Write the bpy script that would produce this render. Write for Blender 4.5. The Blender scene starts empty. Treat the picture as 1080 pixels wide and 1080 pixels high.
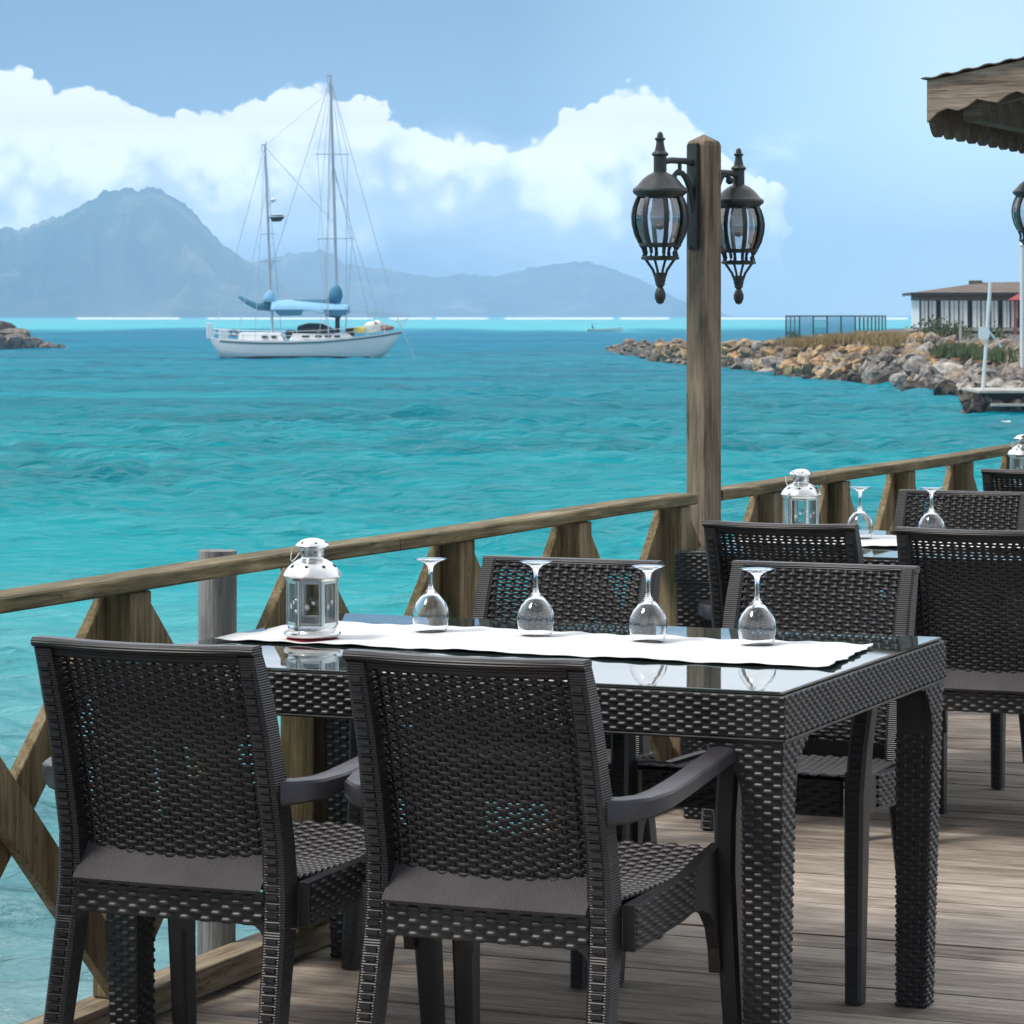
import bpy, bmesh, math, random
import numpy as np
from mathutils import Vector, Matrix, noise as mnoise
R = math.radians
PI = math.pi
random.seed(7)
rng = np.random.default_rng(7)
sc = bpy.context.scene
col = sc.collection

# ------------------------------------------------------------------ frame
# world axes: X across the deck (away from the railing), Y along the railing, Z up, deck top at z = 0
TH = R(22.954)
CAM = Vector((3.167, -5.599, 1.415))
RIGHT = Vector((math.cos(TH), math.sin(TH), 0))
FWD = Vector((-math.sin(TH), math.cos(TH), 0))
WATER = -1.585
FPX = 3400.0

def W(xc, d, z=0.0):
    """place from metres right of / ahead of the viewpoint"""
    p = CAM + RIGHT * xc + FWD * d
    return Vector((p.x, p.y, z))

def A(px, d, z=0.0):
    return W((px - 540) / FPX * d, d, z)

def zat(py, d):
    return CAM.z - (py - 332) * d / FPX

# ------------------------------------------------------------------ helpers
class MB:
    def __init__(s):
        s.v = []; s.f = []
    def add(s, vs, fs):
        o = len(s.v)
        s.v.extend([tuple(p) for p in vs])
        s.f.extend([tuple(i + o for i in f) for f in fs])
    def box(s, x0, x1, y0, y1, z0, z1):
        s.add([(x0,y0,z0),(x1,y0,z0),(x1,y1,z0),(x0,y1,z0),(x0,y0,z1),(x1,y0,z1),(x1,y1,z1),(x0,y1,z1)],
              [(0,3,2,1),(4,5,6,7),(0,1,5,4),(1,2,6,5),(2,3,7,6),(3,0,4,7)])
    def sweep(s, pts, prof, up=(0,0,1), scales=None, cap=True, frames=None):
        pts = [Vector(p) for p in pts]; n = len(pts); m = len(prof)
        up = Vector(up); vs = []
        for i, p in enumerate(pts):
            t = (pts[min(i+1,n-1)] - pts[max(i-1,0)]).normalized()
            side = t.cross(up)
            if side.length < 1e-5: side = Vector((1,0,0))
            side.normalize(); u2 = side.cross(t)
            sx, sy = (1,1) if scales is None else (scales[i] if hasattr(scales[i], '__len__') else (scales[i],)*2)
            for a, b in prof: vs.append(p + side*a*sx + u2*b*sy)
        fs = []
        for i in range(n-1):
            for k in range(m):
                k2 = (k+1) % m
                fs.append((i*m+k, i*m+k2, (i+1)*m+k2, (i+1)*m+k))
        if cap:
            fs.append(tuple(range(m-1,-1,-1))); fs.append(tuple((n-1)*m+k for k in range(m)))
        s.add(vs, fs)
    def tube(s, pts, r, n=8, scales=None):
        s.sweep(pts, [(r*math.cos(2*PI*k/n), r*math.sin(2*PI*k/n)) for k in range(n)], up=(0.013,0.021,1) if True else None, scales=scales)
    def bar(s, p0, p1, w, h, up=(0,0,1)):
        s.sweep([p0, p1], [(-w/2,-h/2),(w/2,-h/2),(w/2,h/2),(-w/2,h/2)], up)
    def lathe(s, prof, n=24, c=(0,0,0), rot=0.0, closed=False):
        vs = []
        for r, z in prof:
            for k in range(n):
                a = 2*PI*k/n + rot
                vs.append((c[0]+r*math.cos(a), c[1]+r*math.sin(a), c[2]+z))
        fs = []; m = len(prof)
        for i in range(m if closed else m-1):
            i2 = (i+1) % m
            for k in range(n):
                k2 = (k+1) % n
                fs.append((i*n+k, i*n+k2, i2*n+k2, i2*n+k))
        if not closed:
            if prof[0][0] > 1e-5: fs.append(tuple(range(n-1,-1,-1)))
            if prof[-1][0] > 1e-5: fs.append(tuple((m-1)*n+k for k in range(n)))
        s.add(vs, fs)
    def ball(s, c, rx, ry, rz, nu=14, nv=8):
        s.lathe([(1e-4 if j in (0,nv) else math.sin(PI*j/nv), -math.cos(PI*j/nv)) for j in range(nv+1)], nu)
        k = (nv+1)*nu
        for i in range(len(s.v)-k, len(s.v)):
            x, y, z = s.v[i]; s.v[i] = (c[0]+x*rx, c[1]+y*ry, c[2]+z*rz)
    def poly(s, pts, n, t):
        """flat polygon extruded along n by t"""
        n = Vector(n)*t; m = len(pts); pts = [Vector(p) for p in pts]
        s.add(pts + [p+n for p in pts], [tuple(range(m-1,-1,-1)), tuple(range(m,2*m))] +
              [(i,(i+1)%m,m+(i+1)%m,m+i) for i in range(m)])
    def xf(s, M, start=0):
        for i in range(start, len(s.v)): s.v[i] = tuple(M @ Vector(s.v[i]))
    def build(s, name, mat, parent=None, smooth=None, bevel=0, fix=True):
        me = bpy.data.meshes.new(name)
        me.from_pydata(s.v, [], s.f); me.update()
        if fix:
            bm = bmesh.new(); bm.from_mesh(me); bmesh.ops.recalc_face_normals(bm, faces=bm.faces); bm.to_mesh(me); bm.free()
        return link(name, me, mat, parent, smooth, bevel)

def link(name, me, mat, parent=None, smooth=None, bevel=0):
    o = bpy.data.objects.new(name, me); col.objects.link(o)
    if mat:
        for m in (mat if isinstance(mat, (list, tuple)) else [mat]): me.materials.append(m)
    if parent: o.parent = parent
    if smooth is not None:
        me.polygons.foreach_set('use_smooth', [True]*len(me.polygons))
        if smooth > 0: me.set_sharp_from_angle(angle=R(smooth))
    if bevel:
        b = o.modifiers.new('bevel', 'BEVEL'); b.width = bevel; b.segments = 2; b.limit_method = 'ANGLE'; b.angle_limit = R(40)
    return o

def tag(o, label=None, cat=None, group=None, kind=None):
    if label: o['label'] = label
    if cat: o['category'] = cat
    if group: o['group'] = group
    if kind: o['kind'] = kind
    return o

def thing(name, label, cat, loc=(0,0,0), rz=0, group=None):
    o = bpy.data.objects.new(name, None); col.objects.link(o)
    o.empty_display_size = .1
    o.location = loc; o.rotation_euler = (0,0,rz)
    return tag(o, label, cat, group)

KIDS = {}
def dup(root, loc, rz, label, group=None):
    r = root.copy(); col.objects.link(r); r.location = loc; r.rotation_euler = (0,0,rz)
    r['label'] = label
    if group: r['group'] = group
    for ch in list(root.children):
        c = ch.copy(); col.objects.link(c); c.parent = r
        for g in list(ch.children):
            d = g.copy(); col.objects.link(d); d.parent = c
    return r

def rrect(w, h, c):
    x, y = w/2, h/2
    return [(-x+c,-y),(x-c,-y),(x,-y+c),(x,y-c),(x-c,y),(-x+c,y),(-x,y-c),(-x,-y+c)]

# ------------------------------------------------------------------ materials
def nodes(name):
    m = bpy.data.materials.new(name); m.use_nodes = True
    nt = m.node_tree; bs = nt.nodes['Principled BSDF']
    return m, nt, bs
def N(nt, t, **kw):
    n = nt.nodes.new(t)
    for k, v in kw.items():
        if hasattr(n, k) and not k[0].isupper(): setattr(n, k, v)
        else: n.inputs[k.replace('_',' ')].default_value = v
    return n
def ramp(nt, fac, stops):
    r = nt.nodes.new('ShaderNodeValToRGB'); e = r.color_ramp.elements
    while len(e) < len(stops): e.new(.5)
    for i, (p, c) in enumerate(stops):
        e[i].position = p; e[i].color = (*c, 1) if len(c) == 3 else c
    nt.links.new(fac, r.inputs['Fac']); return r.outputs['Color']
def math_(nt, op, a, b=None, c=None, clamp=False):
    n = nt.nodes.new('ShaderNodeMath'); n.operation = op; n.use_clamp = clamp
    for i, x in enumerate((a, b, c)):
        if x is None: continue
        if isinstance(x, (int, float)): n.inputs[i].default_value = x
        else: nt.links.new(x, n.inputs[i])
    return n.outputs[0]
def mixc(nt, fac, a, b, blend='MIX'):
    n = nt.nodes.new('ShaderNodeMix'); n.data_type = 'RGBA'; n.blend_type = blend
    for i, x in ((0, fac), (6, a), (7, b)):
        if isinstance(x, (int, float)): n.inputs[i].default_value = x
        elif isinstance(x, tuple): n.inputs[i].default_value = (*x, 1) if len(x) == 3 else x
        else: nt.links.new(x, n.inputs[i])
    return n.outputs[2]
def bump(nt, bs, h, strength=.3, dist=.01):
    b = nt.nodes.new('ShaderNodeBump'); b.inputs['Strength'].default_value = strength; b.inputs['Distance'].default_value = dist
    nt.links.new(h, b.inputs['Height']); nt.links.new(b.outputs['Normal'], bs.inputs['Normal'])

def plain(name, c, rough=.5, metal=0, spec=.5, noise=.12, scale=30, bumps=0, coat=0):
    m, nt, bs = nodes(name)
    bs.inputs['Roughness'].default_value = rough; bs.inputs['Metallic'].default_value = metal
    bs.inputs['Specular IOR Level'].default_value = spec
    if coat: bs.inputs['Coat Weight'].default_value = coat
    tc = N(nt, 'ShaderNodeTexCoord'); nz = N(nt, 'ShaderNodeTexNoise', Scale=scale, Detail=5.0)
    nt.links.new(tc.outputs['Object'], nz.inputs['Vector'])
    lo = tuple(x*(1-noise) for x in c); hi = tuple(min(1, x*(1+noise)) for x in c)
    nt.links.new(ramp(nt, nz.outputs['Fac'], [(.3, lo), (.7, hi)]), bs.inputs['Base Color'])
    if bumps: bump(nt, bs, nz.outputs['Fac'], bumps, .004)
    return m

def wood(name, dark, mid, light, axis=0, rough=.75, island=False, knots=.0, stain=None, gscale=1.0):
    m, nt, bs = nodes(name)
    bs.inputs['Roughness'].default_value = rough; bs.inputs['Specular IOR Level'].default_value = .3
    tc = N(nt, 'ShaderNodeTexCoord')
    if island:
        rnd = N(nt, 'ShaderNodeNewGeometry').outputs['Random Per Island']
    else:
        rnd = N(nt, 'ShaderNodeObjectInfo').outputs['Random']
    off = nt.nodes.new('ShaderNodeCombineXYZ')
    for k in range(3): nt.links.new(math_(nt, 'MULTIPLY', rnd, (17.3, 41.7, 29.1)[k]), off.inputs[k])
    add = nt.nodes.new('ShaderNodeVectorMath'); add.operation = 'ADD'
    nt.links.new(tc.outputs['Object'], add.inputs[0]); nt.links.new(off.outputs[0], add.inputs[1])
    mp = N(nt, 'ShaderNodeMapping'); s = [42*gscale]*3; s[axis] = 4.2*gscale; mp.inputs['Scale'].default_value = s
    nt.links.new(add.outputs[0], mp.inputs['Vector'])
    n1 = N(nt, 'ShaderNodeTexNoise', Scale=1.0, Detail=7.0, Roughness=.62, Distortion=.7); nt.links.new(mp.outputs[0], n1.inputs['Vector'])
    mp2 = N(nt, 'ShaderNodeMapping'); s = [9*gscale]*3; s[axis] = 2.6*gscale; mp2.inputs['Scale'].default_value = s
    nt.links.new(add.outputs[0], mp2.inputs['Vector'])
    n2 = N(nt, 'ShaderNodeTexNoise', Scale=1.0, Detail=4.0, Distortion=1.2); nt.links.new(mp2.outputs[0], n2.inputs['Vector'])
    mp3 = N(nt, 'ShaderNodeMapping'); s = [150*gscale]*3; s[axis] = 5*gscale; mp3.inputs['Scale'].default_value = s
    nt.links.new(add.outputs[0], mp3.inputs['Vector'])
    n3 = N(nt, 'ShaderNodeTexNoise', Scale=1.0, Detail=3.0, Roughness=.7); nt.links.new(mp3.outputs[0], n3.inputs['Vector'])
    f = math_(nt, 'ADD', math_(nt, 'MULTIPLY', n1.outputs['Fac'], .42), math_(nt, 'MULTIPLY', n2.outputs['Fac'], .28))
    f = math_(nt, 'ADD', f, math_(nt, 'MULTIPLY', n3.outputs['Fac'], .30))
    f = math_(nt, 'ADD', f, math_(nt, 'MULTIPLY', math_(nt, 'SUBTRACT', rnd, .5), .10))
    c = ramp(nt, f, [(.38, dark), (.49, mid), (.60, light)])
    if stain:
        n4 = N(nt, 'ShaderNodeTexNoise', Scale=2.3, Detail=5.0, Roughness=.65); nt.links.new(tc.outputs['Object'], n4.inputs['Vector'])
        k = ramp(nt, n4.outputs['Fac'], [(.5, (0,0,0)), (.68, (1,1,1))])
        c = mixc(nt, math_(nt, 'MULTIPLY', k, stain[1]), c, stain[0])
    mp5 = N(nt, 'ShaderNodeMapping'); s = [34*gscale]*3; s[axis] = 1.5*gscale; mp5.inputs['Scale'].default_value = s
    nt.links.new(add.outputs[0], mp5.inputs['Vector'])
    n5 = N(nt, 'ShaderNodeTexNoise', Scale=1.0, Detail=3.0, Roughness=.55, Distortion=.25); nt.links.new(mp5.outputs[0], n5.inputs['Vector'])
    ck = math_(nt, 'ABSOLUTE', math_(nt, 'SUBTRACT', n5.outputs['Fac'], .5))
    n6 = N(nt, 'ShaderNodeTexNoise', Scale=6.0, Detail=2.0); nt.links.new(add.outputs[0], n6.inputs['Vector'])
    ckc = ramp(nt, math_(nt, 'ADD', ck, math_(nt, 'MULTIPLY', math_(nt, 'MAXIMUM', math_(nt, 'SUBTRACT', .54, n6.outputs['Fac']), 0), .4)), [(.0, (.38,.36,.34)), (.012, (1,1,1))])
    c = mixc(nt, 1.0, c, ckc, 'MULTIPLY')
    nt.links.new(c, bs.inputs['Base Color'])
    bump(nt, bs, math_(nt, 'ADD', math_(nt, 'ADD', n1.outputs['Fac'], n3.outputs['Fac']), math_(nt, 'MULTIPLY', ckc, .6)), .45, .005)
    return m

def plastic(name, c, ribs=None, rough=.42):
    m, nt, bs = nodes(name)
    tc = N(nt, 'ShaderNodeTexCoord')
    nz = N(nt, 'ShaderNodeTexNoise', Scale=14.0, Detail=6.0); nt.links.new(tc.outputs['Object'], nz.inputs['Vector'])
    nd_ = N(nt, 'ShaderNodeTexNoise', Scale=5.0, Detail=7.0, Roughness=.7); nt.links.new(tc.outputs['Object'], nd_.inputs['Vector'])
    cl_ = ramp(nt, nz.outputs['Fac'], [(.3, tuple(x*.75 for x in c)), (.72, tuple(x*1.3 for x in c))])
    dm_ = ramp(nt, nd_.outputs['Fac'], [(.48, (0,0,0)), (.72, (.22,.22,.22))])
    nt.links.new(mixc(nt, dm_, cl_, (.11,.098,.088)), bs.inputs['Base Color'])
    rr = N(nt, 'ShaderNodeMapRange'); nt.links.new(nz.outputs['Fac'], rr.inputs[0])
    rr.inputs[3].default_value = rough-.06; rr.inputs[4].default_value = rough+.1
    nt.links.new(rr.outputs[0], bs.inputs['Roughness'])
    bs.inputs['Specular IOR Level'].default_value = .55
    if ribs:
        ax, sc_ = ribs
        wv = N(nt, 'ShaderNodeTexWave', wave_type='BANDS', bands_direction=ax, Scale=sc_, Distortion=.15); nt.links.new(tc.outputs['Object'], wv.inputs['Vector'])
        bump(nt, bs, wv.outputs['Fac'], .55, .0025)
    return m

def glass(name, c=(1,1,1), rough=0.0, ior=1.45):
    m, nt, bs = nodes(name)
    bs.inputs['Base Color'].default_value = (*c, 1); bs.inputs['Roughness'].default_value = rough
    bs.inputs['Transmission Weight'].default_value = 1; bs.inputs['IOR'].default_value = ior
    return m

M = {}
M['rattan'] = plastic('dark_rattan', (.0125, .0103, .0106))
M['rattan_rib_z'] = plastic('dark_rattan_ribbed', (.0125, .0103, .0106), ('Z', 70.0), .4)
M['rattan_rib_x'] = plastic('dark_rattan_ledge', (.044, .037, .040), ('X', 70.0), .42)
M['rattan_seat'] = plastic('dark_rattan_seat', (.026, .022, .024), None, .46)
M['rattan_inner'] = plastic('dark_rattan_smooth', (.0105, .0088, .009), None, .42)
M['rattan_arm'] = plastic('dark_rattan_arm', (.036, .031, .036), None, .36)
M['deck'] = wood('deck_boards', (.125,.096,.075), (.305,.245,.195), (.48,.405,.335), 0, .66, True, stain=((.42,.36,.305), .5))
M['post'] = wood('post_wood', (.075,.053,.036), (.185,.138,.095), (.28,.218,.158), 2, .75)
M['rail'] = wood('rail_wood', (.06,.046,.018), (.160,.122,.054), (.34,.268,.165), 1, .7, stain=((.10,.105,.03), .3))
M['brace'] = wood('brace_wood', (.075,.052,.022), (.185,.136,.064), (.31,.235,.145), 2, .75, stain=((.11,.10,.03), .3))
M['kerb'] = wood('kerb_wood', (.08,.058,.036), (.21,.16,.10), (.36,.29,.20), 1, .8)
M['pile'] = wood('pile_wood', (.09,.085,.08), (.19,.18,.168), (.30,.285,.27), 2, .85)
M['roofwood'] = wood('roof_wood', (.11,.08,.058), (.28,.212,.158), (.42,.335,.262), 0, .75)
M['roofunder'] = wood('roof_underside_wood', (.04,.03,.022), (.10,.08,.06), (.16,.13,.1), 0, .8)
M['iron'] = plain('black_green_iron', (.022,.027,.027), .42, 0, .5, .3, 60, .15)
M['silver'] = plain('brushed_silver', (.80,.79,.77), .24, 1, .5, .06, 25)
M['hole'] = plain('lantern_hole', (.01,.01,.01), .9)
M['lamp_glass'] = None
M['wine'] = glass('clear_wine_glass', (1,1,1), 0, 1.5)
M['cloth'] = plain('white_lace_cloth', (.72,.72,.71), .85, 0, .2, .05, 140, .5)
M['white'] = plain('white_gelcoat', (.80,.81,.82), .35, 0, .5, .03)
M['white_metal'] = plain('white_painted_metal', (.74,.75,.76), .4)
M['alu'] = plain('grey_aluminium', (.55,.57,.60), .35, .6)
M['black'] = plain('black_paint', (.012,.013,.018), .4)
M['navy'] = plain('dark_teal_stripe', (.03,.09,.10), .4)
M['canvas'] = plain('blue_canvas', (.06,.21,.33), .8)
M['canvas_light'] = plain('pale_blue_canvas', (.26,.52,.72), .8)
M['yellow'] = plain('yellow_plastic', (.75,.6,.05), .5)
M['redbrown'] = plain('red_brown_paint', (.30,.10,.07), .6)
M['red'] = plain('red_awning', (.32,.03,.035), .7)
M['pink'] = plain('red_coaster', (.45,.03,.06), .5)
M['wax'] = plain('white_wax', (.8,.78,.72), .5)
M['skin'] = plain('skin', (.30,.17,.11), .6)
M['grass'] = plain('dry_grass', (.30,.21,.085), .9, noise=.4, scale=1.5)
M['leafg'] = plain('green_leaves', (.07,.10,.028), .8, noise=.45, scale=2)
M['soil'] = plain('dry_soil', (.24,.18,.10), .95, noise=.35, scale=.8)
M['mound'] = plain('dark_rubble', (.10,.088,.072), .95, noise=.5, scale=.9)
M['concrete'] = plain('weathered_concrete', (.42,.40,.36), .9, noise=.25, scale=3)
M['roofing'] = plain('dark_roofing', (.135,.10,.075), .8, noise=.3, scale=2)
M['wallwood'] = plain('brown_wall_boards', (.20,.14,.095), .8, noise=.25, scale=3)
M['frame'] = plain('dark_brown_frame', (.03,.025,.022), .6)
M['curtain'] = plain('pale_curtain_glass', (.86,.95,.94), .4, noise=.1, scale=6)

# lamp glass: thin, lightly frosted, lets light straight through
m, nt, bs = nodes('lamp_glass')
bs.inputs['Base Color'].default_value = (.93,.94,.97,1); bs.inputs['Roughness'].default_value = .18
bs.inputs['Transmission Weight'].default_value = .55; bs.inputs['IOR'].default_value = 1.12
bs.inputs['Specular IOR Level'].default_value = .6; bs.inputs['Coat Weight'].default_value = .6; bs.inputs['Coat Roughness'].default_value = .05
M['lamp_glass'] = m
M['bulb'] = plain('opal_bulb', (.36,.36,.37), .3)
# lantern panes and windbreak panes: thin clear sheets
def thinpane(name, c, clear):
    m = bpy.data.materials.new(name); m.use_nodes = True; nt = m.node_tree; nt.nodes.clear()
    out = nt.nodes.new('ShaderNodeOutputMaterial'); mx = nt.nodes.new('ShaderNodeMixShader')
    tr = nt.nodes.new('ShaderNodeBsdfTransparent'); tr.inputs[0].default_value = (*c, 1)
    gl = nt.nodes.new('ShaderNodeBsdfGlossy'); gl.inputs['Roughness'].default_value = .04
    fr = nt.nodes.new('ShaderNodeFresnel'); fr.inputs[0].default_value = 1.5
    f = math_(nt, 'ADD', fr.outputs[0], 1-clear, clamp=True)
    nt.links.new(f, mx.inputs[0]); nt.links.new(tr.outputs[0], mx.inputs[1]); nt.links.new(gl.outputs[0], mx.inputs[2]); nt.links.new(mx.outputs[0], out.inputs[0])
    return m
M['globe'] = thinpane('clear_globe', (.92,.93,.96), .80)
M['pane'] = thinpane('clear_pane', (.92,.95,.95), .95)
M['screen'] = thinpane('grey_screen', (.55,.62,.64), .8)

# table glass: dark glossy sheet, green edge
m, nt, bs = nodes('table_glass')
bs.inputs['Base Color'].default_value = (.018,.03,.028,1); bs.inputs['Roughness'].default_value = .025
bs.inputs['IOR'].default_value = 2.1; bs.inputs['Specular IOR Level'].default_value = .75
tc = N(nt, 'ShaderNodeTexCoord'); nz = N(nt, 'ShaderNodeTexNoise', Scale=9.0, Detail=6.0); nt.links.new(tc.outputs['Object'], nz.inputs['Vector'])
nt.links.new(ramp(nt, nz.outputs['Fac'], [(.4, (.016,)*3), (.75, (.06,)*3)]), bs.inputs['Roughness'])
M['tglass'] = m

# rocks: colour per rock
def rockmat(name, cs):
    m, nt, bs = nodes(name); bs.inputs['Roughness'].default_value = .9; bs.inputs['Specular IOR Level'].default_value = .2
    oi = N(nt, 'ShaderNodeObjectInfo'); tc = N(nt, 'ShaderNodeTexCoord')
    nz = N(nt, 'ShaderNodeTexNoise', Scale=2.2, Detail=8.0, Roughness=.68); nt.links.new(tc.outputs['Object'], nz.inputs['Vector'])
    n = len(cs); c = ramp(nt, oi.outputs['Random'], [(i/(n-1), x) for i, x in enumerate(cs)])
    c = mixc(nt, 1.0, c, ramp(nt, nz.outputs['Fac'], [(.36, (.34,.34,.36)), (.62, (1.5,1.47,1.4))]), 'MULTIPLY')
    nt.links.new(c, bs.inputs['Base Color']); bump(nt, bs, nz.outputs['Fac'], .8, .15)
    return m
M['rock'] = rockmat('grey_riprap', [(.15,.135,.125), (.38,.355,.33), (.22,.19,.16), (.46,.42,.38), (.26,.225,.21), (.44,.34,.23)])
M['rock_warm'] = rockmat('ochre_riprap', [(.50,.33,.155), (.27,.21,.155), (.56,.40,.21), (.38,.30,.22), (.52,.29,.115)])
M['rock_dark'] = rockmat('dark_wet_rock', [(.055,.05,.045), (.10,.085,.07), (.07,.06,.055), (.13,.105,.08)])
M['rock_islet'] = rockmat('brown_grey_rock', [(.12,.10,.085), (.24,.21,.185), (.17,.14,.11), (.28,.25,.225)])

# hills
m, nt, bs = nodes('hill_forest'); bs.inputs['Roughness'].default_value = .95; bs.inputs['Specular IOR Level'].default_value = .05
tc = N(nt, 'ShaderNodeTexCoord'); nz = N(nt, 'ShaderNodeTexNoise', Scale=.008, Detail=9.0, Roughness=.62); nt.links.new(tc.outputs['Object'], nz.inputs['Vector'])
nt.links.new(ramp(nt, nz.outputs['Fac'], [(.38, (.022,.035,.02)), (.55, (.06,.085,.04)), (.68, (.22,.20,.13))]), bs.inputs['Base Color'])
M['hill'] = m

# water
m, nt, bs = nodes('lagoon_water')
bs.inputs['Roughness'].default_value = .11; bs.inputs['IOR'].default_value = 1.33; bs.inputs['Specular IOR Level'].default_value = .16
at = N(nt, 'ShaderNodeAttribute', attribute_name='tint')
tc = N(nt, 'ShaderNodeTexCoord')
mp = N(nt, 'ShaderNodeMapping'); mp.inputs['Rotation'].default_value = (0,0,-TH); nt.links.new(tc.outputs['Object'], mp.inputs['Vector'])
mpa = N(nt, 'ShaderNodeMapping'); mpa.inputs['Scale'].default_value = (.8,2.3,1); nt.links.new(mp.outputs[0], mpa.inputs['Vector'])
nz = N(nt, 'ShaderNodeTexNoise', Scale=1.0, Detail=7.0, Roughness=.6, Distortion=.5); nt.links.new(mpa.outputs[0], nz.inputs['Vector'])
mpb = N(nt, 'ShaderNodeMapping'); mpb.inputs['Scale'].default_value = (.045,.12,1); nt.links.new(mp.outputs[0], mpb.inputs['Vector'])
nb = N(nt, 'ShaderNodeTexNoise', Scale=1.0, Detail=5.0, Roughness=.6, Distortion=.4); nt.links.new(mpb.outputs[0], nb.inputs['Vector'])
c = mixc(nt, 1.0, at.outputs['Color'], ramp(nt, nb.outputs['Fac'], [(.32, (.60,.68,.72)), (.68, (1.25,1.2,1.16))]), 'MULTIPLY')
nt.links.new(c, bs.inputs['Base Color'])
mpd = N(nt, 'ShaderNodeMapping'); mpd.inputs['Scale'].default_value = (2.6,8.0,1); nt.links.new(mp.outputs[0], mpd.inputs['Vector'])
nd = N(nt, 'ShaderNodeTexNoise', Scale=1.0, Detail=5.0, Roughness=.6, Distortion=.6); nt.links.new(mpd.outputs[0], nd.inputs['Vector'])
mpe = N(nt, 'ShaderNodeMapping'); mpe.inputs['Scale'].default_value = (.20,.50,1); nt.links.new(mp.outputs[0], mpe.inputs['Vector'])
ne = N(nt, 'ShaderNodeTexNoise', Scale=1.0, Detail=4.0, Roughness=.62, Distortion=.5); nt.links.new(mpe.outputs[0], ne.inputs['Vector'])
hgt_ = math_(nt, 'ADD', nz.outputs['Fac'], math_(nt, 'MULTIPLY', nd.outputs['Fac'], .36))
hgt_ = math_(nt, 'ADD', hgt_, math_(nt, 'MULTIPLY', ne.outputs['Fac'], 2.6))
bump(nt, bs, hgt_, .9, .26)
nt.nodes.remove(bs)
bnode = [n_ for n_ in nt.nodes if n_.type == 'BUMP'][0]
df = nt.nodes.new('ShaderNodeBsdfDiffuse'); gs = nt.nodes.new('ShaderNodeBsdfGlossy'); gs.inputs['Roughness'].default_value = .13
fz = nt.nodes.new('ShaderNodeFresnel'); fz.inputs[0].default_value = 1.33
for q in (df, gs, fz): nt.links.new(bnode.outputs['Normal'], q.inputs['Normal'])
nt.links.new(c, df.inputs['Color'])
fc_ = math_(nt, 'MINIMUM', math_(nt, 'MAXIMUM', math_(nt, 'MULTIPLY', math_(nt, 'SUBTRACT', fz.outputs[0], .46), 1.75), .012), .80)
mxs = nt.nodes.new('ShaderNodeMixShader'); nt.links.new(fc_, mxs.inputs[0]); nt.links.new(df.outputs[0], mxs.inputs[1]); nt.links.new(gs.outputs[0], mxs.inputs[2])
nt.links.new(mxs.outputs[0], [n_ for n_ in nt.nodes if n_.type == 'OUTPUT_MATERIAL'][0].inputs[0])
M['water'] = m

# ------------------------------------------------------------------ world, sun, camera
SUN_EL, SUN_AZ = R(56), R(-114)            # azimuth measured from the viewing direction, negative = left
sd = (FWD*math.cos(SUN_AZ) + RIGHT*math.sin(SUN_AZ)) * math.cos(SUN_EL) + Vector((0,0,math.sin(SUN_EL)))
world = bpy.data.worlds.new('World'); sc.world = world; world.use_nodes = True
nt = world.node_tree; nt.nodes.clear()
out = nt.nodes.new('ShaderNodeOutputWorld'); bg = nt.nodes.new('ShaderNodeBackground'); nt.links.new(bg.outputs[0], out.inputs[0])
BGS = .1
bg.inputs['Strength'].default_value = BGS
tc = nt.nodes.new('ShaderNodeTexCoord')
sep = nt.nodes.new('ShaderNodeSeparateXYZ'); nt.links.new(tc.outputs['Generated'], sep.inputs[0])
X, Y, Z = sep.outputs
rt = math_(nt, 'ADD', math_(nt, 'MULTIPLY', X, RIGHT.x), math_(nt, 'MULTIPLY', Y, RIGHT.y))
fw = math_(nt, 'ADD', math_(nt, 'MULTIPLY', X, FWD.x), math_(nt, 'MULTIPLY', Y, FWD.y))
fa = math_(nt, 'MAXIMUM', math_(nt, 'ABSOLUTE', fw), .02)
az = math_(nt, 'DIVIDE', rt, fa)                       # tangent of azimuth round the bay
el = math_(nt, 'DIVIDE', Z, fa)
cv = nt.nodes.new('ShaderNodeCombineXYZ')
nt.links.new(X, cv.inputs[0]); nt.links.new(Y, cv.inputs[1])
nt.links.new(math_(nt, 'ADD', math_(nt, 'MULTIPLY', math_(nt, 'MAXIMUM', Z, 0), 1.5), .16), cv.inputs[2])
sky = nt.nodes.new('ShaderNodeTexSky'); sky.sky_type = 'NISHITA'; sky.sun_disc = False
sky.sun_elevation = SUN_EL; sky.sun_rotation = math.atan2(sd.x, sd.y); sky.air_density = 1.0; sky.dust_density = .6; sky.ozone_density = 1.2
nt.links.new(cv.outputs[0], sky.inputs[0])
azf = math_(nt, 'ADD', math_(nt, 'MULTIPLY', az, 3.0), .5, clamp=True)
tint = ramp(nt, azf, [(.0, (.82,.85,.82)), (.5, (.92,.98,.90)), (.70, (1.6,1.62,1.25)), (.9, (2.6,2.22,1.5))])
base = mixc(nt, 1.0, sky.outputs[0], tint, 'MULTIPLY')
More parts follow.
